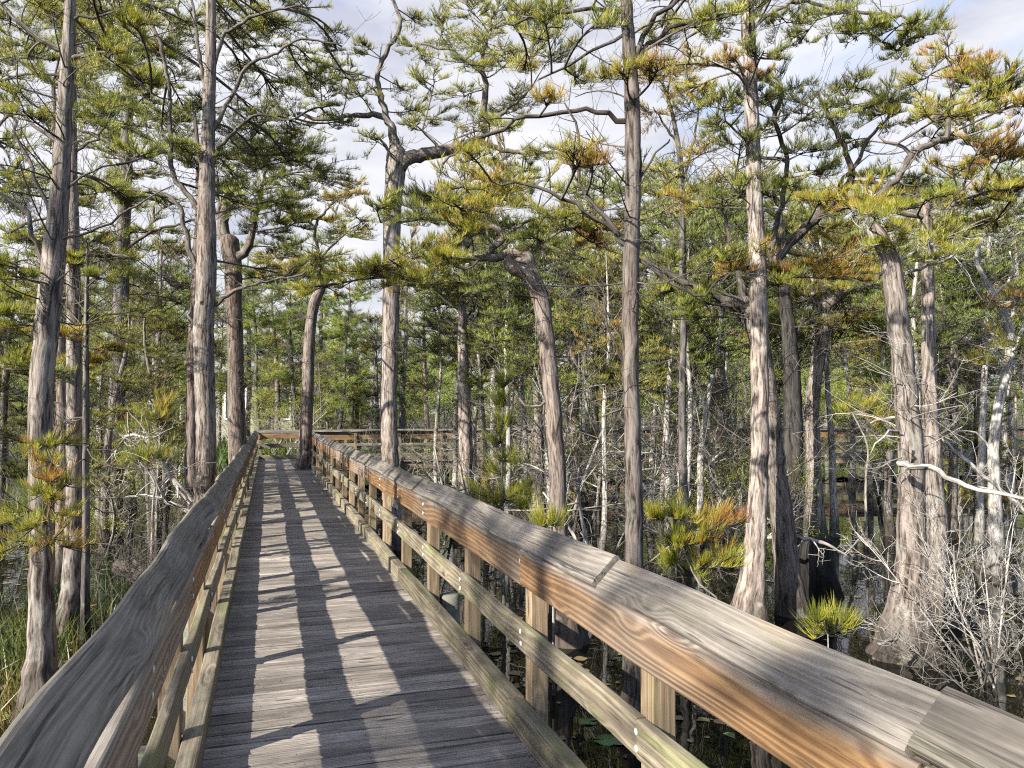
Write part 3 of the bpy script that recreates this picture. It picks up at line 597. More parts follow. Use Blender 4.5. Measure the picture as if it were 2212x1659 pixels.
hero('cypress_tree', 'bent cypress ending in a hooked dark knob with low olive boughs', 'tree', 7.7,
 [(1226, 1470, 150), (1224, 1390, 100), (1218, 1300, 64), (1210, 1180, 42), (1206, 1080, 37), (1203, 980, 36), (1195, 880, 34), (1185, 780, 36), (1175, 690, 36), (1162, 630, 39), (1142, 590, 44), (1115, 575, 42), (1100, 570, 30), (1096, 556, 15)],
 [[(1142, 585, 30), (1140, 548, 24), (1100, 546, 20), (1050, 556, 17), (980, 556, 13), (930, 585, 7), (880, 602, 5)], [(1050, 554, 14), (1090, 510, 13), (1066, 490, 13), (1000, 482, 12), (960, 470, 9), (880, 478, 5), (820, 482, 4)], [(1145, 548, 9), (1200, 505, 7), (1280, 482, 5), (1340, 470, 3)], [(1088, 512, 7), (1120, 490, 6), (1190, 460, 5), (1240, 430, 3)], [(1066, 492, 6), (1040, 440, 5), (1060, 400, 3)], [(1190, 850, 5), (1150, 880, 5), (1120, 860, 3)]],
 [(890, 550, 60, .5), (840, 560, 60, .5), (790, 590, 55, .45), (860, 610, 60, .48), (940, 555, 55, .4), (930, 600, 45, .35), (980, 440, 75, .5), (910, 470, 50, .22), (860, 480, 40, .15), (1060, 420, 80, .52), (1150, 440, 75, .45), (1220, 465, 60, .45), (1010, 495, 40), (1160, 510, 45, .2), (1290, 500, 34, .85), (1000, 400, 60, .55), (1100, 390, 60, .5), (1190, 490, 50, .3), (740, 590, 35, .4), (1280, 525, 34, .9)], hue=0.45, bark='redbark', thue=0.75, twigs=6)
hero('cypress_tree', 'slender dark straight cypress rising close behind the right handrail', 'tree', 5.6,
 [(1360, 1760, 80), (1364, 1600, 52), (1368, 1400, 43), (1368, 1200, 38), (1368, 1000, 35), (1362, 800, 34), (1362, 640, 36), (1366, 480, 33), (1368, 350, 34), (1365, 220, 32), (1358, 80, 27), (1350, -40, 23), (1345, -220, 14)],
 [[(1362, 262, 12), (1290, 240, 9), (1190, 245, 9), (1087, 275, 8), (1000, 315, 6), (955, 358, 4)], [(1356, 530, 11), (1307, 475, 9), (1257, 390, 7), (1252, 290, 6), (1222, 220, 3)], [(1370, 125, 12), (1422, 30, 10), (1490, -10, 7)], [(1370, 150, 12), (1402, 95, 9), (1475, 55, 8), (1570, 20, 5)], [(1347, 75, 7), (1287, 110, 6), (1167, 180, 4)],
  [(1342, 25, 9), (1282, 20, 8), (1167, 35, 6), (1090, 50, 3)], [(1356, 515, 9), (1237, 445, 8), (1167, 405, 7), (1060, 390, 4)], [(1360, 800, 8), (1330, 740, 5), (1305, 690, 4), (1300, 640, 3)], [(1350, 915, 10), (1342, 905, 5), (1330, 900, 3)], [(1378, 560, 8), (1500, 640, 5), (1560, 600, 3)], [(1375, 830, 6), (1340, 880, 5), (1300, 900, 3)], [(1374, 400, 6), (1420, 330, 4), (1450, 300, 3)]],
 [(1210, 25, 38), (1290, 50, 36), (1430, 60, 34), (1500, 60, 36), (1250, 170, 26), (1180, 60, 40), (1120, 30, 40), (1560, 30, 34), (1300, -30, 60), (1440, -40, 60), (1100, 280, 24, .3), (1190, 215, 24, .7), (1010, 330, 24, .5), (1260, 330, 30, .75), (1420, 150, 26, .7), (1300, 175, 26, .55), (1130, 150, 30, .5)], hue=0.35, thue=0.05, twigs=24, dens=.6)  # low trunk tone puts the shade it stands in into the bark
hero('cypress_tree', 'straight pale grey cypress standing in front of the leaning forked one', 'tree', 8.2,
 [(1614, 1350, 92), (1620, 1290, 62), (1628, 1210, 48), (1634, 1110, 42), (1640, 1000, 37), (1641, 850, 36), (1640, 700, 36), (1636, 550, 36), (1630, 430, 33), (1626, 300, 30), (1620, 150, 29), (1613, 0, 26), (1606, -220, 16)],
 [[(1628, 60, 9), (1680, 20, 8), (1740, 5, 7), (1850, 25, 7), (1930, 35, 6), (1995, 50, 3)], [(1850, 25, 6), (1890, 80, 5), (1940, 110, 3)], [(1612, 10, 9), (1560, 40, 7), (1490, 80, 5), (1450, 130, 3)], [(1618, 210, 7), (1600, 150, 5), (1590, 120, 3)], [(1628, 30, 8), (1700, -30, 6), (1800, -60, 4)]],
 [(1700, 50, 50), (1790, 30, 55), (1870, 50, 50), (1950, 50, 45), (2005, 65, 32), (1560, 50, 46), (1500, 40, 44), (1730, 90, 40), (1650, 110, 36), (1940, 110, 34), (1590, 130, 36, .8), (1460, 140, 36, .7), (1820, -30, 60), (1680, -40, 60)], hue=0.25, thue=0.95, twigs=10, limb='limb')
hero('cypress_tree', 'dark forked cypress leaning left with crooked limbs and rusty foliage', 'tree', 8.75,
 [(1722, 1390, 120), (1712, 1320, 66), (1702, 1230, 52), (1690, 1130, 47), (1674, 1010, 44), (1660, 880, 42), (1645, 760, 42), (1628, 690, 44), (1612, 655, 42)],
 [[(1614, 665, 32), (1570, 645, 25), (1530, 630, 22), (1480, 610, 17), (1420, 580, 12), (1385, 555, 7)], [(1618, 665, 28), (1660, 580, 23), (1730, 500, 20), (1800, 432, 18), (1836, 394, 15), (1832, 340, 11), (1800, 270, 9), (1765, 200, 5)], [(1660, 590, 14), (1680, 480, 11), (1700, 350, 9), (1672, 260, 9), (1690, 200, 10), (1655, 170, 9), (1640, 150, 6)], [(1800, 432, 9), (1880, 300, 7), (1930, 240, 4)], [(1836, 394, 8), (1900, 392, 6), (1990, 402, 3)], [(1605, 650, 18), (1600, 600, 14), (1580, 540, 9), (1560, 450, 6)], [(1700, 350, 8), (1640, 330, 6), (1570, 260, 4)]],
 [(1700, 205, 55), (1760, 235, 60), (1850, 225, 60), (1930, 215, 50), (1640, 210, 50), (1560, 230, 50), (1740, 330, 50), (1700, 400, 44), (1800, 560, 75, .7), (1740, 590, 65, .72), (1680, 610, 48), (1850, 590, 44, .6), (1560, 560, 50), (1460, 570, 50), (1420, 630, 42), (1970, 395, 50, .1), (1890, 385, 36, .1), (1560, 430, 50), (1480, 450, 50, .55), (1600, 310, 42), (1830, 310, 36), (1860, 440, 44, .65), (1520, 630, 40), (1610, 410, 40), (1770, 430, 36, .55), (1780, 500, 50, .6), (1840, 190, 50), (1900, 250, 46, .2), (1660, 280, 40), (1490, 200, 40, .7)], bark='bark', hue=0.24, thue=0.2, twigs=8)
hero('cypress_tree', 'slim pale cypress with a curved top and hooked side limb', 'tree', 14.0,
 [(1762, 1200, 80), (1760, 1140, 44), (1757, 1030, 32), (1755, 880, 29), (1768, 780, 28), (1780, 700, 28), (1779, 655, 24)],
 [[(1780, 665, 18), (1830, 628, 16), (1885, 616, 14), (1896, 590, 9)], [(1778, 670, 12), (1750, 640, 8), (1730, 620, 5)]],
 [(1860, 690, 60, .5), (1740, 650, 50, .45), (1830, 590, 50, .6), (1900, 560, 50, .5), (1700, 700, 50, .4), (1790, 620, 50)], hue=0.45, thue=0.8)
hero('cypress_tree', 'stout cypress with a broad swollen foot and snapped leaning top', 'tree', 7.25,
 [(1954, 1470, 190), (1957, 1420, 150), (1960, 1370, 116), (1964, 1310, 88), (1967, 1240, 68), (1968, 1130, 57), (1967, 1000, 52), (1959, 870, 49), (1946, 740, 46), (1935, 650, 45), (1925, 580, 43), (1908, 530, 36), (1890, 488, 22)],
 [[(1926, 590, 10), (1950, 560, 8), (1985, 540, 6), (2010, 530, 4)], [(1915, 545, 12), (1890, 520, 10), (1870, 480, 8), (1880, 450, 5)], [(1932, 600, 9), (1990, 580, 6), (2060, 560, 5)], [(1945, 1000, 15, -.3), (1952, 1005, 14, -.4), (2010, 1012, 12, -.5), (2090, 1050, 9, -.7), (2220, 1080, 7, -1)], [(1940, 1370, 9, -.5), (1925, 1390, 8, -.7), (1900, 1395, 6, -.8)], [(1950, 940, 5, -.3), (1920, 930, 4, -.5), (1880, 980, 2, -.5)]],
 [(2020, 560, 44, .4), (2060, 540, 40, .4), (1870, 440, 44, .5), (2010, 520, 40), (1890, 470, 40, .45), (1930, 520, 36, .4), (1900, 420, 40, .5)], limb='pale', hue=0.4, thue=0.45, flare=0.16, twigs=12)
hero('cypress_tree', 'slim straight cypress standing just right of the stout swollen one', 'tree', 8.4,
 [(2054, 1440, 110), (2046, 1370, 76), (2036, 1290, 58), (2027, 1190, 44), (2020, 1050, 37), (2011, 900, 33), (2006, 750, 28), (2004, 600, 25), (2002, 480, 22), (1995, 430, 16)],
 [[(2000, 470, 13), (1899, 440, 12), (1945, 375, 13), (1975, 330, 14), (2040, 300, 12), (2050, 260, 9), (2140, 205, 5)], [(1975, 335, 8), (1950, 320, 7), (1900, 300, 4)], [(2050, 260, 7), (2060, 160, 5), (2040, 110, 3)], [(2003, 500, 10), (2060, 440, 8), (2130, 420, 5), (2190, 430, 3)], [(2004, 560, 8), (2080, 500, 6), (2140, 470, 3)]],
 [(2050, 120, 60, .85), (2100, 185, 55, .5), (2000, 170, 55, .45), (2150, 185, 50, .4), (2060, 230, 60, .5), (1990, 250, 46, .45), (2080, 300, 56, .5), (2130, 300, 46, .9), (2060, 360, 56, .5), (2140, 350, 44, .85), (2100, 430, 56, .5), (2170, 420, 40, .55), (2000, 430, 50, .35), (1950, 440, 44, .4), (2040, 500, 48, .4), (2150, 480, 40, .5), (2110, 130, 40, .9), (2010, 310, 40, .55), (2110, 250, 50, .7), (2185, 190, 26, .3), (2080, 150, 50, .75), (2170, 320, 34, .85), (2190, 400, 30, .6)], hue=0.5, thue=0.7, dens=1.1, twigs=12)
hero('cypress_tree', 'thin dark cypress with a sparse tuft right of the slim straight one', 'tree', 14.0,
 [(2054, 1200, 40), (2057, 1100, 19), (2061, 900, 16), (2062, 700, 14), (2066, 600, 9), (2070, 560, 5)], [[(2064, 650, 5), (2030, 610, 3)], [(2064, 660, 5), (2100, 620, 3)]], [(2040, 600, 40), (2095, 590, 40), (2070, 560, 40), (2030, 650, 30)], leaf='pine', style='pine', hue=.35, thue=0.25, twigs=16)
hero('cypress_tree', 'crooked white trunk nearly bare, leaning left at the right edge', 'tree', 11.0,
 [(2150, 1240, 50), (2150, 1120, 26), (2146, 960, 21), (2160, 860, 19), (2184, 760, 17), (2174, 690, 15), (2131, 610, 12), (2108, 560, 9), (2122, 515, 5)], [[(2184, 760, 8), (2215, 700, 6), (2250, 640, 4)], [(2150, 640, 6), (2190, 590, 4), (2180, 540, 3)], [(2148, 980, 6), (2100, 930, 4), (2060, 940, 3)]], [(2190, 650, 46, .8), (2200, 740, 40, .5)], bark='pale', limb='pale', twigs=30, thue=0.6)
hero('cypress_tree', 'broad grey white cypress trunk seen between the bent one and the slender dark one', 'tree', 17.0,
 [(1238, 1125, 60), (1240, 1060, 38), (1240, 960, 30), (1238, 850, 28), (1242, 700, 26), (1250, 620, 22), (1256, 560, 15)], [[(1250, 625, 10), (1290, 600, 8), (1350, 585, 5)], [(1246, 680, 8), (1200, 640, 5)]], [(1300, 640, 60, .4), (1200, 560, 60), (1330, 570, 60, .5), (1260, 520, 60)], bark='bark', thue=1.0)
hero('cypress_tree', 'thin dark upright trunk left of the slender dark cypress', 'tree', 19.0, [(1285, 1110, 30), (1284, 1000, 17), (1286, 860, 15), (1288, 720, 13), (1292, 600, 9), (1296, 500, 6)], [], [], autop=(12, 3.5, 7.0, .6, 1.5, .7), hue=.35, thue=0.0)
hero('cypress_tree', 'very thin white trunk far behind the low olive boughs', 'tree', 25.0, [(1068, 1060, 20), (1066, 900, 14), (1067, 700, 13), (1067, 560, 10), (1066, 450, 6)], [], [], bark='pale', autop=(16, 4.5, 9.0, .6, 1.8, .9), hue=.42)
hero('cypress_tree', 'grey trunk with a wide fluted foot behind the green sapling', 'tree', 15.0, [(1003, 1170, 74), (1003, 1100, 46), (1006, 1000, 30), (1003, 850, 25), (1000, 740, 22), (998, 620, 14), (1002, 520, 8)], [[(1000, 720, 7), (960, 690, 5)], [(1000, 700, 7), (1050, 650, 5)]], [], autop=(12, 3.6, 6.2, .6, 1.5, .6), hue=.4, thue=0.85)
hero('cypress_tree', 'broken topped grey trunk between the slender dark cypress and the straight pale one', 'tree', 17.0, [(1547, 1130, 64), (1549, 1050, 38), (1550, 900, 30), (1552, 760, 28), (1548, 690, 22)], [[(1550, 740, 12), (1520, 700, 9), (1490, 690, 6)], [(1550, 710, 9), (1590, 660, 6)]], [(1500, 690, 50, .5), (1590, 650, 50, .4)], thue=0.9)
hero('cypress_tree', 'dark charred looking cypress directly behind the leaning forked trunk', 'tree', 13.0, [(1703, 1230, 80), (1708, 1130, 50), (1712, 980, 42), (1712, 850, 38), (1704, 720, 32), (1690, 600, 22), (1688, 480, 14)], [[(1705, 740, 10), (1740, 690, 6)]], [(1660, 520, 60), (1720, 480, 60), (1750, 700, 50, .4), (1690, 440, 60)], bark='pinebark', thue=-0.4, hue=.3)
hero('cypress_tree', 'thin dark cypress right of the slender one with rusty upper foliage', 'tree', 12.0, [(1478, 1180, 34), (1476, 1050, 19), (1474, 900, 17), (1476, 700, 16), (1474, 560, 15), (1472, 380, 13), (1455, 260, 9), (1430, 175, 5)], [[(1472, 400, 7), (1500, 300, 5), (1510, 220, 3)], [(1468, 320, 6), (1430, 260, 4), (1410, 230, 3)], [(1474, 500, 6), (1420, 420, 4), (1390, 400, 3)]],
 [(1450, 165, 50, .65), (1490, 240, 50, .5), (1515, 330, 46, .6), (1415, 240, 40, .8), (1440, 370, 46, .45), (1530, 210, 40, .5), (1400, 170, 36, .8), (1540, 400, 50, .55), (1410, 420, 40, .5)], bark='pinebark', hue=.5, thue=0.2)
hero('cypress_tree', 'grey trunk close behind the bent cypress, thin above', 'tree', 14.5, [(1163, 1160, 50), (1163, 1060, 27), (1163, 950, 22), (1161, 800, 15), (1156, 690, 9), (1158, 600, 6)], [], [(1130, 640, 40), (1180, 660, 40), (1150, 590, 40)], thue=0.5, hue=.42)
# ------------------------------------------------------------------ saplings, sprays and deadwood close to the rails
def sapling(label, d, stem, sprays, name='cypress_sapling', leafhue=0.5, w=6, **k):
    pts, r = px_path([(x, y, w) for x, y in stem], d); pts = np.concatenate([[[pts[0, 0], pts[0, 1], WATER - 0.4]], pts]); r = np.concatenate([[r[0] * 1.3], r])
    O = np.array([pts[0, 0], pts[0, 1], WATER]); root = tag(empty(name, O), label, 'sapling', 'young cypress saplings')
    mb = MB(); p, rr = spline(pts, r, 0.12); tube(mb, p, rr * np.linspace(1.2, 0.5, len(rr)), 8); mb.build('stem', [M['twig']], root, O); c = MB()
    for q in sprays:
        ctr = P(q[0], q[1], d + (q[4] if len(q) > 4 else rng.uniform(-.15, .15))); i = np.argmin(np.linalg.norm(p - ctr, axis=1) + np.maximum(0, p[:, 2] - ctr[2]))
        spray(c, p[i], ctr, q[2] * d / FPX, q[3], d, **k)
    c.build('foliage', [M['limb'], M['needle']], root, O); return root
sapling('orange tipped cypress sapling leaning just beyond the right handrail', 6.0, [(1560, 1330), (1510, 1260), (1470, 1180), (1440, 1120)], [(1420, 1115, 30, .5), (1470, 1100, 38, .58), (1540, 1115, 42, .68), (1595, 1115, 34, .76), (1460, 1165, 36, .5), (1530, 1170, 44, .6), (1575, 1205, 40, .5), (1510, 1225, 36, .46), (1440, 1210, 30, .42)], n=16, ln=(0.06, 0.13), m=40)
sapling('bright green upright sprig of cypress showing over the right handrail', 4.6, [(1790, 1420), (1785, 1370), (1780, 1340)], [(1760, 1345, 30, .42), (1800, 1350, 36, .42), (1825, 1345, 24, .45), (1780, 1365, 30, .4)], n=8, ln=(0.07, 0.15), m=26)
sapling('slender fresh green sapling with layered sprays beside the bent cypress', 9.0, [(1088, 1150), (1086, 1080), (1084, 980), (1086, 880), (1088, 810)], [(1088, 830, 16, .3), (1084, 870, 24, .25), (1090, 910, 30, .2), (1078, 950, 34, .22), (1096, 990, 32, .35), (1070, 1020, 34, .4), (1040, 1070, 55, .38), (1090, 1075, 50, .36), (1130, 1060, 36, .35), (1060, 1095, 40, .35), (1150, 1090, 30, .35)], n=14, two=False)
sapling('small vivid green sprig poking up against the foot of the bent cypress', 6.3, [(1195, 1180), (1190, 1140)], [(1170, 1128, 22, .38), (1200, 1130, 22, .4)], n=8)
for i, (lab, d, x, y, sp) in enumerate([
 ('dull green sapling low in shade left of the knotty cypress', 10.5, 330, 1100, [(300, 985, 60, .35), (350, 980, 45, .4), (280, 990, 40, .3)]),
 ('golden green sapling clump left of the red broken topped cypress', 12.5, 340, 1050, [(345, 900, 50, .5), (300, 900, 50, .5), (350, 870, 40, .55), (290, 930, 40, .5)]),
 ('orange green low sapling near the far walkway piles at right', 15.0, 2090, 1120, [(2060, 1075, 40, .65), (2110, 1070, 40, .6), (2150, 1065, 40, .7), (2190, 1085, 40, .45)]),
 ('yellow green sapling bough in front of the far walkway', 13.0, 1870, 1050, [(1840, 880, 50, .52), (1890, 890, 50, .55), (1920, 905, 36, .6), (1860, 865, 40, .5)]),
 ('rusty little sapling at the right edge of the picture', 14.0, 2190, 1060, [(2180, 650, 60, .8), (2200, 700, 50, .75), (2180, 600, 40, .7)])]):
    sapling(lab, d, [(x, y), (x + 4, (y + sp[0][1]) / 2), (sp[0][0], sp[0][1] + 10)], sp, n=16, two=False)
def deadlimb(label, d, pl, name='dead_branch', mt='pale', kids=7, tw=0.5):
    mb = MB(); p, r = px_path(pl, d); p, r = spline(p, r, 0.08); p[1:-1] += rng.normal(size=p[1:-1].shape) * 0.008
    O = p[0].copy(); tube(mb, p, r, 8, lambda i, th: 1 + 0.08 * np.sin(2 * th + i * .5)); m = kids; ii = rng.integers(len(p) // 5, len(p), m)
    bare(mb, p[ii], norm(rng.normal(size=(m, 3)) + Z3 * 0.4), rng.uniform(0.15, tw, m), r[ii] * 0.5, 3, 3, 0.6, rmin=0.0003 * d)
    return tag(mb.build(name, [M[mt]], None, O), label, 'branch')
deadlimb('white fallen branch crossing behind the two trunks at right', 9.8, [(1590, 1200, 8), (1650, 1165, 9, -.4), (1700, 1158, 9, -.8), (1760, 1168, 8, -.8), (1800, 1180, 6, -.8), (1832, 1205, 4, -.8)], kids=4)
deadlimb('white dead limb arching left of the knotty cypress', 11.5, [(415, 1085, 16), (370, 1030, 14), (335, 985, 13), (325, 955, 12), (290, 940, 9), (265, 945, 7)], kids=9, tw=.7)
deadlimb('grey dead limb with fine twigs low beside the left handrail', 10.6, [(420, 1110, 11), (360, 1085, 8), (320, 1070, 6), (270, 1075, 4)], kids=8, tw=.7)
deadlimb('long pale diagonal branch hanging across the trunks at the right edge', 8.4, [(1880, 915, 4), (1945, 900, 7), (2010, 935, 8), (2080, 990, 8), (2150, 1050, 9), (2230, 1120, 12)], kids=10, tw=.6)
deadlimb('fallen dark log lying in the shaded grass beside the left trunks', 9.5, [(250, 1225, 36), (330, 1250, 40), (420, 1290, 44)], 'log', 'limb', kids=5)

mb = MB(); p, r = px_path([(1772, 1330, 120), (1770, 1285, 88), (1766, 1240, 72), (1763, 1200, 62), (1762, 1172, 54), (1761, 1163, 30)], 9.6); O = np.array([p[0, 0], p[0, 1], WATER]); p, r = spline(p, r, .05)
tube(mb, p, r, 22, flutes(len(p), .05, .5, 6, 1.0, .3, .09), -.6); tag(mb.build('stump', [M['pinebark']], None, tuple(O)), 'black charred stump in the water right of the dark leaning forked cypress', 'stump')
# ------------------------------------------------------------------ shrubs, grass, lily pads
def shrub_proto(h, stems, seed_mat, leaf=0.0, levels=4, kids=4, spread=0.5, d=14):
    mb = MB(); a = rng.random(stems) * 6.28
    A = np.stack([np.cos(a) * .15, np.sin(a) * .15, np.full(stems, -0.5)], 1); dd = np.stack([np.cos(a) * spread, np.sin(a) * spread, np.ones(stems)], 1)
    bare(mb, A, dd, h * rng.uniform(0.55, 1.0, stems) + 0.4, 0.02 + 0.011 * h, levels, kids, 0.5, wig=0.3, up=0.05, rmin=0.00026 * d, tmin=.45)
    fol = None
    if leaf:
        fol = MB(); n = int(leaf); r = h * 0.5
        c = np.stack([rng.normal(size=n) * r * 0.55, rng.normal(size=n) * r * 0.55, h * (0.25 + 0.75 * rng.random(n))], 1)
        for q in c:
            k = 60; b_ = q + rng.normal(size=(k, 3)) * 0.12; threads(fol, b_, norm(rng.normal(size=(k, 3)) + Z3 * .6), np.zeros((k, 3)), rng.uniform(.04, .08, k), np.full(k, .018), np.clip(rng.normal(.35, .15, k), 0, 1), 0, False)
    return mb.mesh('stems', [M[seed_mat]]), (fol.mesh('leaves', [M['needle']]) if fol else None)
SHR = [shrub_proto(2.2, 4, 'pale', kids=3), shrub_proto(2.8, 4, 'pale', spread=.35, kids=4), shrub_proto(1.8, 6, 'twig', spread=.7), shrub_proto(3.2, 3, 'pale', spread=.3), shrub_proto(2.6, 5, 'twig', leaf=70), shrub_proto(2.2, 6, 'limb', leaf=60, spread=.6), shrub_proto(3.6, 4, 'twig', leaf=110, spread=.25)]
def child(name, me, parent):
    o = bpy.data.objects.new(name, me); COL.objects.link(o); o.parent = parent; return o
def put_shrub(k, x, d, s, label, group):
    p = ground(x, d, WATER if d < 40 else 0); root = empty('shrub', p, rng.random() * 6.28); root.scale = (s, s, s); tag(root, label, 'shrub', group)
    child('stems', SHR[k][0], root)
    if SHR[k][1]: child('leaves', SHR[k][1], root)
ANCH = [(-60, 'the left edge'), (88, 'the pale leaning cypress'), (158, 'the mossy cypress'), (250, 'the plated pine'), (440, 'the knotty cypress'), (511, 'the forked red cypress'), (660, 'the tree in the deck'), (845, 'the thick crooked limbed cypress'), (1003, 'the fluted grey trunk'), (1190, 'the bent cypress'), (1366, 'the slender dark cypress'), (1476, 'the thin rusty cypress'), (1550, 'the broken grey trunk'), (1638, 'the straight pale cypress'), (1760, 'the curved slim cypress'), (1963, 'the stout swollen cypress'), (2015, 'the slim straight cypress'), (2150, 'the crooked white trunk'), (2290, 'the right edge')]
USED = {}
def where(x):
    for (a, n1), (b2, n2) in zip(ANCH[:-1], ANCH[1:]):
        if x < b2: return f'between {n1} and {n2}'
    return 'at the right edge'
def uniq(desc, x):
    """first of a few phrasings of the place that no other label uses yet"""
    i = min(range(len(ANCH)), key=lambda k: abs(ANCH[k][0] - x)); side = 'left' if x < ANCH[i][0] else 'right'; n = ANCH[i][1]
    opts = [f'{desc} behind {n}', f'{desc} just {side} of {n}', f'{desc} {where(x)}', f'{desc} farther {side} of {n}', f'{desc} among twigs near {n}', f'{desc} deep in the shade behind {n}', f'{desc} half hidden {side} of {n}', f'{desc} at the back, {side} of {n}', f'{desc} in the far thicket past {n}', f'{desc} glimpsed through branches by {n}']
    if 'edge' in n: opts = opts[1:3] + [f'{desc} near {n}', f'{desc} at {n}', f'{desc} by {n}, farther back']
    for o in opts:
        if o not in USED and len(o.split()) <= 16: USED[o] = 1; return o
    return opts[-1]
KIND = ['pale leafless shrub', 'tall pale leafless shrub', 'low grey twiggy shrub', 'gangly white stemmed shrub', 'grey shrub flecked with small leaves', 'dark low shrub with olive leaves', 'tall thin leafy grey shrub']
def size_word(s): return 'small ' if s < 0.85 else ('large ' if s > 1.15 else '')
spots = []
for d0, d1, n, xs in ((10.5, 13, 7, (900, 2300)), (13, 19, 18, (860, 2350)), (19, 25, 16, (760, 2300)), (9, 14, 8, (200, 430)), (12, 20, 8, (-60, 420)), (30.5, 38, 18, (-60, 2300))):
    for i in range(n):
        x = xs[0] + (xs[1] - xs[0]) * (i + rng.random()) / n; d = rng.uniform(d0, d1); p = ground(x, d, 0)
        if -2.4 < p[0] < 3.6 and p[1] < 31.5: continue
        if d < 29 and (1660 < x < 1890 or x > 1990) and rng.random() < .92: continue
        if 12 < d < 29 and 870 < x < 1000 and rng.random() < .75: continue
        k = int(rng.choice([0, 1, 2, 3, 4, 5, 6], p=[.22, .2, .14, .18, .10, .08, .08])) if d < 30 else int(rng.choice([4, 5, 6]))
        if x < 450 and d < 25: k = int(rng.choice([2, 5, 2, 4]))
        s = rng.uniform(0.7, 1.05) * (0.62 if x < 450 and d < 25 else 1) * (.72 if d < 12 else 1)
        put_shrub(k, x, d, s, uniq(size_word(s / .85) + KIND[k], x), 'swamp shrubs')
# the two bare thorny bushes in the lower right
def bush(label, d, base, tips, r=0.012):
    mb = MB(); A = ground(base[0], d, WATER - .3); n = len(tips); T = np.array([P(x, y, d + dd) for x, y, dd in tips])
    B = (A + T) / 2 + rng.normal(size=(n, 3)) * .12 + Z3 * .1; A_ = np.repeat(A[None], n, 0) + rng.normal(size=(n, 3)) * np.array([.1, .1, 0]); btubes(mb, A_, B, T, r, r * .3, rings=9, segs=6, hue=.8)
    k = np.repeat(np.arange(n), 5); t = rng.uniform(.4, 1, n * 5); bare(mb, bez(A_[k], B[k], T[k], t), norm(bezd(A_[k], B[k], T[k], t) + rng.normal(size=(n * 5, 3)) * .7), rng.uniform(.2, .45, n * 5), .0045, 3, 4, .8, wig=.1, rmin=.0019)
    return tag(mb.build('bare_bush', [M['pale' if base[0] > 1000 else 'limb']], None, (A[0], A[1], WATER)), label, 'bush', 'bare bushes')
bush('spiky leafless pale bush in the lower right corner', 6.6, (2140, 1500), [(1850, 1150, .3), (1900, 1330, 0), (1965, 1150, 0), (2010, 1200, .2), (2060, 1180, -.2), (2120, 1180, 0), (2190, 1130, 0), (2230, 1260, -.2), (2030, 1330, -.3), (2090, 1290, .2), (2200, 1380, -.4), (1990, 1420, -.3), (2120, 1400, -.5)])
bush('fine grey tangled leafless bush under the left handrail', 9.2, (330, 1330), [(250, 1180, 0), (290, 1120, .3), (330, 1150, 0), (370, 1140, .2), (400, 1180, .3), (350, 1230, -.3), (290, 1240, 0), (410, 1110, .5), (230, 1230, 0)], .009)
def blades(mb, c, n, rx, ry, h, hue, w=0.009, lean=0.35):
    b_ = np.stack([c[0] + rng.normal(size=n) * rx, c[1] + rng.normal(size=n) * ry, np.full(n, c[2])], 1); dr = norm(Z3 + rng.normal(size=(n, 3)) * lean * np.array([1, 1, .2]))
    threads(mb, b_, dr, -Z3 * np.ones((n, 1)) * 0.5, h * rng.uniform(.5, 1.1, n), np.full(n, w), np.clip(rng.normal(hue, .12, n), 0, 1), 0, True)
gb = MB()
for (x, d, n, rx, h, hue) in [(20, 6.6, 160, .3, .7, .55), (40, 7.2, 160, .35, .65, .75), (120, 8.3, 90, .3, .5, .8), (230, 9.5, 90, .5, .35, .2), (300, 10, 120, .55, .35, .2), (370, 10.5, 120, .5, .35, .2), (-20, 7.5, 120, .4, .7, .5), (260, 12, 100, .7, .4, .2), (60, 9.5, 60, .5, .5, .4), (5, 5.9, 160, .25, .5, .9), (60, 5.6, 160, .25, .4, .92)]:  # the low hues at left put the shade there into the blades
    blades(gb, ground(x, d, WATER - .05), n, rx, rx, h, hue)
for i in range(40):
    x = rng.uniform(480, 900); d = rng.uniform(31, 40); p = ground(x, d, -0.5); blades(gb, p, 90, .9, .9, 1.3, .45, w=.03)
for i in range(160):
    x = rng.uniform(-100, 2300); d = rng.uniform(37, 60); p = ground(x, d, 0); p[2] = ground_z(p[0], p[1]); blades(gb, p, 60, 1.2, 1.2, .9, .4, w=.04)
tag(gb.build('grass', [M['grass']]), kind='stuff')
def lily(x, y, r, hue, lab):
    mb = MB(); a = np.linspace(.25, 6.05, 22); z = .004 + .006 * np.sin(a * 3)
    V = np.concatenate([[[0, 0, .004]], np.stack([np.cos(a) * r, np.sin(a) * r * .9, z], 1), np.stack([np.cos(a) * r, np.sin(a) * r * .9, z - .004], 1)]); j = np.arange(1, 22)
    mb.add(V, [np.stack([0 * j, j, j + 1], 1), np.stack([j, j + 22, j + 23, j + 1], 1)], None, hue)
    o = mb.build('lily_pad', [M['lily']]); o.location = (x, y, WATER + .004); o.rotation_euler = (0, 0, rng.random() * 6.28); return tag(o, lab, 'lily pad', 'lily pads on the dark water')
def on_water(x, y):
    v = (FW + (x - CX) / FPX * RT - (y - CY) / FPX * UP); return EYE + v * ((WATER - EYE[2]) / v[2])
for x, y, r, hue, lab in [(1310, 1600, .09, .3, 'pale green lily pad afloat under the middle rail at right'), (1270, 1560, .07, .4, 'smaller lily pad floating left of the pale green one'), (345, 1500, .09, .5, 'yellow green lily pad seen between the left rails'), (1150, 1385, .1, .3, 'dull lily pad in the sky reflection by the rail posts'), (1000, 1290, .09, .35, 'small lily pad on the water beyond the toe board'), (20, 1545, .12, .8, 'yellowing lily pad at the lower left edge')]:
    p = on_water(x, y); lily(p[0], p[1], r, hue, lab)
ll = MB()
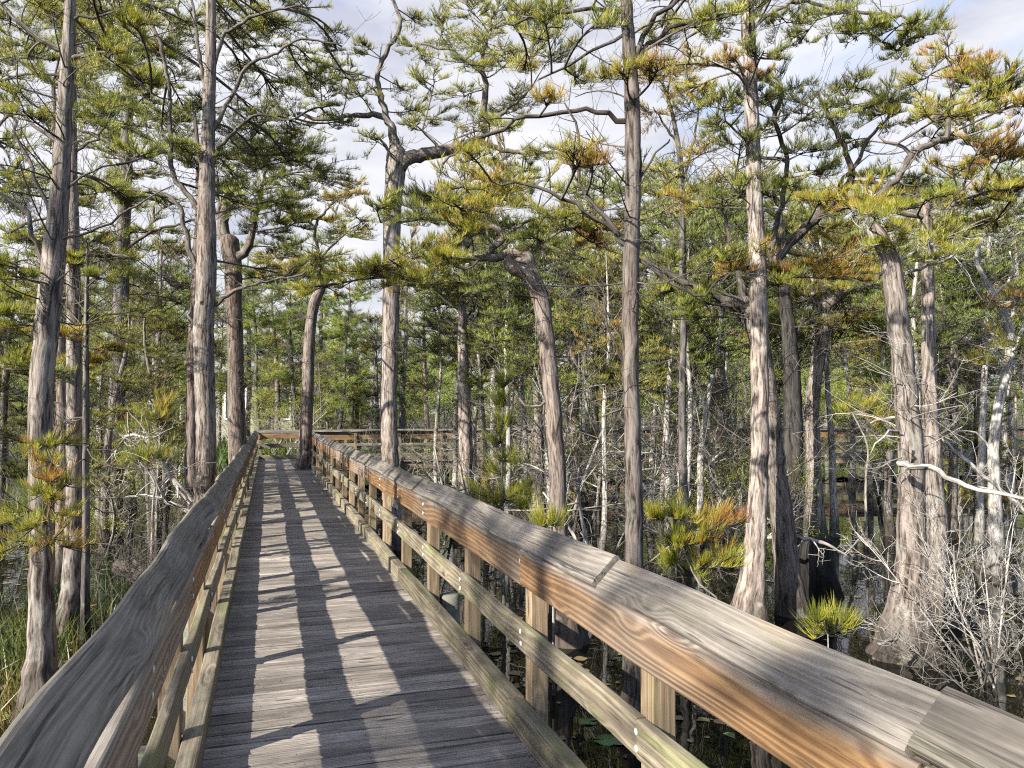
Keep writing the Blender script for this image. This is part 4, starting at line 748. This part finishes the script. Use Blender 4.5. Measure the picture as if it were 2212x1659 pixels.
for i in range(1500):
    x = rng.uniform(-100, 2300); d = rng.uniform(5, 24); p = ground(x, d, WATER + .003); a = rng.random(7) * 6.28; a.sort(); r = rng.uniform(.02, .075)
    ll.add(np.stack([p[0] + np.cos(a) * r, p[1] + np.sin(a) * r, np.full(7, p[2] + rng.random() * .006)], 1), [np.arange(7)[None]], None, rng.random())
g = G('leaf_litter'); M['litter'] = g.bsdf(g.ramp(g.attr('hue', 2), [(0, (.05, .035, .02)), (.6, (.16, .11, .06)), (.9, (.2, .17, .09)), (1, (.09, .13, .04))]), .6)
tag(ll.build('floating_leaves', [M['litter']]), kind='stuff')
lt = MB(); n = 3200; b_ = np.stack([rng.uniform(-.3, 1.25, n), rng.uniform(1.5, 25, n) ** 1.0, np.full(n, .004)], 1); a = rng.random(n) * 6.28
threads(lt, b_, np.stack([np.cos(a), np.sin(a), np.zeros(n)], 1), Z3 * np.full((n, 1), .02), rng.uniform(.015, .05, n), np.full(n, .003), np.clip(rng.normal(.85, .2, n), 0, 1), 0, False)
tag(lt.build('fallen_needles', [M['litter']]), kind='stuff')

# ------------------------------------------------------------------ house behind the trees
def box(mb, lo, hi):
    lo, hi = np.array(lo, float), np.array(hi, float); V = np.array([[(lo, hi)[i][0], (lo, hi)[j][1], (lo, hi)[k][2]] for k in (0, 1) for j in (0, 1) for i in (0, 1)])
    mb.add(V, [[[0, 2, 3, 1], [4, 5, 7, 6], [0, 1, 5, 4], [2, 6, 7, 3], [0, 4, 6, 2], [1, 3, 7, 5]]])
hc = ground(458, 52, 0); ang = -YAW
hr = tag(empty('house', (hc[0], hc[1], 0.0), ang), 'cream house with grey hipped shingle roof glimpsed through the left trees', 'house')
g = G('siding'); pos = g.n('ShaderNodeTexCoord', out=3); zz = g.n('ShaderNodeSeparateXYZ', {0: pos}, out=2); ln = g.math('FRACT', g.math('MULTIPLY', zz, 6.0)); M['siding'] = g.bsdf(g.mix(g.step(ln, .9, .98), (0.26, 0.26, 0.19), (0.13, 0.13, 0.1)), .7, ln, .5, .02)  # cream siding darkened: the wall's shade is put into its colour
g = G('shingles'); pos = g.n('ShaderNodeTexCoord', out=3); bt = g.t.nodes.new('ShaderNodeTexBrick'); g.put(bt.inputs['Vector'], g.scale(pos, (1, 1, 1))); bt.inputs['Scale'].default_value = 2.2; g.put(bt.inputs['Color1'], (.20, .195, .19)); g.put(bt.inputs['Color2'], (.30, .29, .28)); g.put(bt.inputs['Mortar'], (.08, .08, .08)); M['roof'] = g.bsdf(bt.outputs[0], .9)
g = G('white_trim'); M['white'] = g.bsdf((.75, .74, .70), .5)
g = G('window_glass'); M['glass'] = g.bsdf((.03, .035, .04), .08, spec=.6)
mb = MB(); box(mb, (-5.6, 0, -0.6), (6.6, 9, 4.3)); mb.build('wall', [M['siding']], hr, flat=True)
mb = MB(); box(mb, (-7.4, -1.1, 4.3), (7.4, 10, 4.55)); mb.add([(-7.4, -1.1, 4.55), (7.4, -1.1, 4.55), (7.4, 10, 4.55), (-7.4, 10, 4.55), (-2.6, 4.4, 8.0), (2.6, 4.4, 8.0)], [[[0, 1, 5, 4], [2, 3, 4, 5]], [[1, 2, 5], [3, 0, 4]]]); mb.build('roof', [M['roof']], hr, flat=True)
for x in (-7.1, -5.2, -3.5, -1.8): mb = MB(); box(mb, (x - .14, -.95, -.6), (x + .14, -.67, 4.3)); mb.build('porch_column', [M['white']], hr, flat=True)
for x in (-4.0, -1.0, 1.6, 4.6):
    mb = MB(); box(mb, (x - .75, -.06, 1.2), (x + .75, .0, 3.4)); f = mb.build('window', [M['white']], hr, flat=True)
    for s in (-1, 1): mb = MB(); box(mb, (x + s * .34 - .29, -.09, 1.32), (x + s * .34 + .29, -.03, 3.28)); mb.build('pane', [M['glass']], f, flat=True)
# ------------------------------------------------------------------ the trees farther back
def proto(kind, H, r, seed, d=22):
    """(trunk mesh, crown mesh) of one background tree standing at the origin"""
    lean = rng.normal(size=2) * 0.04 * H; k = 7; t = np.linspace(0, 1, k)
    pts = np.stack([lean[0] * t ** 1.5 + rng.normal(size=k) * .06, lean[1] * t ** 1.5 + rng.normal(size=k) * .06, -0.5 + (H + .3) * t], 1); rr = r * np.array([1.9, 1.15, 1.0, .86, .7, .45, .15])
    bark = {'cypress': 'bark', 'pine': 'pinebark', 'snag': 'pale', 'red': 'redbark', 'slim': 'pale'}[kind]; leaf = 'pine' if kind == 'pine' or (kind in ('cypress', 'slim') and seed) else 'needle'
    mb, tp, tr = trunk_mesh(pts, rr, 12, .5, .22 if kind != 'pine' else .03, .5, 0); cr = MB()
    n = {'cypress': 28, 'pine': 25, 'snag': 12, 'red': 24, 'slim': 20}[kind]; z0 = {'cypress': .28, 'pine': .34, 'snag': .4, 'red': .36, 'slim': .55}[kind]
    for i in range(n):
        tt = z0 + (1.0 - z0) * (i + rng.random()) / n; q = tt * (len(tp) - 1); j = min(int(q), len(tp) - 1); a = rng.random() * 6.28
        wid = (1.15 if kind != 'pine' else 0.95) * (H / 9) ** .6 * (1.25 - .45 * tt) * rng.uniform(.35, 1.25)
        c = tp[j] + np.array([math.cos(a) * wid, math.sin(a) * wid, rng.uniform(-.1, .4)]); R = (0.62 if kind != 'pine' else .55) * (H / 9) ** .5 * rng.uniform(.65, 1.2)
        pad(cr, tp[max(0, j - 2)], c, R, {'cypress': .38, 'pine': .46, 'snag': .5, 'red': .50, 'slim': .45}[kind] + rng.normal() * .13, d, .62 if kind != 'pine' else .75, 'pine' if kind == 'pine' else 'cypress', thick=.3)
    m = 22; ii = rng.integers(len(tp) // 5, len(tp), m); a = rng.random(m) * 6.28
    bare(cr, tp[ii], np.stack([np.cos(a), np.sin(a), rng.uniform(-.2, .5, m)], 1), rng.uniform(.4, 1.3, m), .013, 3, 4, .5, rmin=.0055)
    return mb.mesh('trunk', [M[bark]]), cr.mesh('crown', [M['limb'] if kind != 'snag' else M['twig'], M[leaf]])
PRO = []
for kind, H, r in (('cypress', 9, .13), ('cypress', 11, .16), ('cypress', 7, .09), ('pine', 12, .14), ('pine', 9, .11), ('red', 8, .11), ('snag', 8, .12), ('cypress', 10, .10), ('red', 10, .15), ('slim', 9, .075), ('slim', 7.5, .06), ('slim', 10.5, .085)):
    PRO.append((kind, H, proto(kind, H, r, len(PRO) % 2)))
NAMES = {'cypress': ('cypress_tree', 'olive crowned grey cypress'), 'pine': ('pine_tree', 'fresh green pine'), 'red': ('cypress_tree', 'golden rusty cypress'), 'snag': ('cypress_tree', 'pale half bare cypress'), 'slim': ('cypress_tree', 'slim pale cypress')}
def top_limit(x):
    return float(np.interp(x, [-200, 600, 680, 740, 830, 900, 1000, 1300, 1800, 1960, 2050, 2250, 2500], [360, 380, 460, 560, 560, 360, 330, 330, 330, 360, 520, 560, 560]))
def put_tree(x, d, s, k, label, group, rz, z=WATER, mirror=1):
    kind, H, (tm, cm) = PRO[k]; p = ground(x, d, z); root = empty(NAMES[kind][0], p, rz); root.scale = (s * mirror, s, s); tag(root, label, 'tree', group)
    child('trunk', tm, root); child('crown', cm, root); return root
trees = []
def free(p, gap):
    for q in trees:
        if (p[0] - q[0]) ** 2 + (p[1] - q[1]) ** 2 < gap * gap: return False
    if -1.8 < p[0] < 3.0 and p[1] < 31: return False
    if p[0] > 1 and 25 < p[1] + 0.176 * (p[0] - 7.6) < 30.5: return False
    lh = ((p[0] - hc[0]) * math.cos(-ang) - (p[1] - hc[1]) * math.sin(-ang), (p[0] - hc[0]) * math.sin(-ang) + (p[1] - hc[1]) * math.cos(-ang))
    if -10 < lh[0] < 10 and -2 < lh[1] < 11: return False
    return True
for d0, d1, n, gap in ((12.5, 18, 16, 1.0), (18, 25.5, 20, 1.1), (31, 42, 24, 1.8), (42, 62, 34, 2.4)):
    c = 0; tries = 0
    while c < n and tries < 6000:
        tries += 1; x = -160 + 2560 * ((c + rng.random()) / n); d = rng.uniform(d0, d1); p = ground(x, d, 0)
        if not free(p, gap): continue
        if d < 18 and 560 < x < 900: c += 1; continue
        if x > 1450 and d < 30 and rng.random() < .5: c += 1; continue
        if x > 900 and 30 < d < 42 and rng.random() < .35: c += 1; continue
        top = top_limit(x) + rng.uniform(0, 270 if d < 30 else 200); h = (893 - top) / FPX * d + EYE[2] - WATER
        h = min(h, rng.uniform(7, 12.5) if d > 30 else 13); h = max(h, 4)
        k = int(rng.choice(len(PRO), p=[.11, .09, .11, .09, .09, .08, .07, .07, .04, .10, .06, .09])) if d < 30 else int(rng.choice(len(PRO), p=[.08, .08, .06, .20, .20, .08, .04, .06, .05, .06, .03, .06]))
        s = h / PRO[k][1]; z = WATER if d < 34 else float(ground_z(p[0], p[1])) 
        kind = PRO[k][0]; desc = NAMES[kind][1]; h_w = 'tall ' if h > 9.5 else ('short ' if h < 6.5 else '')
        dw = '' if d < 25 else 'distant '
        trees.append(p); put_tree(x, d, s, k, uniq(dw + h_w + desc, x), 'trees of the far bank' if d > 30 else 'background swamp trees', rng.random() * 6.28, z); c += 1
for i in range(44):
    x = 870 + 1400 * (i + rng.random()) / 44; d = rng.uniform(12.5, 27); p = ground(x, d, 0)
    if not free(p, .45): continue
    k = int(rng.choice([9, 10, 11])); h = min(11, (893 - rng.uniform(330, 620)) / FPX * d + 2.3); trees.append(p)
    put_tree(x, d, h / PRO[k][1], k, uniq(('tall ' if h > 7.5 else 'short ' if h < 5.2 else '') + NAMES['slim'][1], x), 'slim pale swamp cypresses', rng.random() * 6.28)
for i in range(13):
    x = 560 + 1750 * (i + rng.random()) / 13 if i > 5 else -50 + 560 * (i + rng.random()) / 6; d = rng.uniform(13, 25.5); p = ground(x, d, 0)
    if not free(p, .7): continue
    k = int(rng.choice([2, 2, 5, 4, 7, 0])); h = rng.uniform(3.6, 6.0) * (d / 19) ** .5; trees.append(p)
    put_tree(x, d, h / PRO[k][1], k, uniq(('stunted ' if h < 4.6 else 'low ') + NAMES[PRO[k][0]][1], x), 'background swamp trees', rng.random() * 6.28)
for x, d, k, h in ((640, 34, 4, 8), (690, 37, 3, 10), (735, 33, 4, 7.5), (775, 38, 3, 9), (600, 36, 0, 9), (560, 33, 4, 8), (815, 35, 2, 7), (708, 33.5, 2, 5)):
    p = ground(x, d, 0); trees.append(p); put_tree(x, d, h / PRO[k][1], k, uniq('leafy ' + NAMES[PRO[k][0]][1], x), 'trees of the far bank', rng.random() * 6, WATER)
# trees of the swamp behind and left of the photographer, which shade the rails
for k, (x, y, s, pk) in enumerate([(-15.5, -4.5, 1.2, 7), (-15, 14, 1.1, 7)]):
    kind, H, (tm, cm) = PRO[pk]; root = empty('cypress_tree', (x, y, WATER), k * 1.3); root.scale = (s, s, s)
    tag(root, ['cypress in the swamp left of and behind the camera', 'cypress far left of the walk in the swamp', 'cypress in the swamp left of the camera'][k], 'tree', 'swamp trees left of the walk')
    child('trunk', tm, root); child('crown', cm, root)
# a tall swamp cypress left of the walk; its high boughs dapple the right handrail
O = np.array([-10.6, -2.6, WATER]); root = tag(empty('cypress_tree', O), 'tall high crowned cypress in the swamp left of the camera', 'tree', 'swamp trees left of the walk')
mb, tp, tr = trunk_mesh(np.array([O - Z3 * .5, O + Z3 * 2, O + Z3 * 5, O + Z3 * 8.5, O + np.array([.2, .3, 10.6])]), np.array([.3, .18, .15, .1, .03]), 16, .6); mb.build('trunk', [M['bark']], root, O); cr = MB()
for yr, R in ((1.5, .3), (2.35, .3), (3.7, .45), (4.5, .5), (5.3, .45), (8.0, .5), (10.0, .5)):
    c = np.array([1.35, yr, 1.08]) + 13 * np.array([-.8896, -.4567, math.tan(rad(30))]) + rng.normal(size=3) * .12; i = np.argmin(np.linalg.norm(tp - c + Z3 * .8, axis=1)); pad(cr, tp[i], c, R, .35, 12, 1.5, thick=.14)
cr.build('crown', [M['limb'], M['needle']], root, O)
# the closed wood behind everything
fw = MB(); pr_ = []
def low(H, pine):
    mb = MB(); pts = np.array([[0, 0, -.5], [0.1, 0, H * .5], [0, .1, H]]); p, r = spline(pts, np.array([.16, .11, .03]), 2.0); tube(mb, p, r, 6)
    for i in range(26):
        t = .2 + .8 * i / 26; a = rng.random() * 6.28; w_ = 1.5 * (1.25 - .6 * t) * rng.uniform(.3, 1.2)
        c = np.array([math.cos(a) * w_, math.sin(a) * w_, H * t]); n = 260
        b_ = c + rng.normal(size=(n, 3)) * np.array([.6, .6, .28]); threads(mb, b_, norm(rng.normal(size=(n, 3)) + Z3 * .5), np.zeros((n, 3)), rng.uniform(.16, .36, n), np.full(n, .05), np.clip(rng.normal(.42 + .12 * rng.normal(), .12, n), 0, 1), 1, False)
    return mb
pr_ = [low(11, 1), low(9, 1), low(13, 1), low(7, 0)]
pv = [(np.concatenate(m.v), np.concatenate(m.c), np.concatenate(m.h), m.f) for m in pr_]
for i in range(190):
    x = -400 + 3000 * rng.random(); d = rng.uniform(64, 100); V, C, H_, Fs = pv[rng.integers(4)]; a = rng.random() * 6.28; s = rng.uniform(.75, 1.15) * (1.0 if x < 2000 else .8) * (.8 if 660 < x < 840 else 1)
    p = ground(x, d, 0); p[2] = float(ground_z(p[0], p[1])); Rm = np.array([[math.cos(a), -math.sin(a), 0], [math.sin(a), math.cos(a), 0], [0, 0, 1]])
    o = fw.n; fw.v.append(V @ Rm.T * s + p); fw.c.append(C); fw.h.append(np.clip(H_ + rng.normal() * .08, 0, 1)); fw.f += [(f + o, m) for f, m in Fs]; fw.n += len(V)
tag(fw.build('far_woods', [M['pinebark'], M['pine']]), kind='stuff')
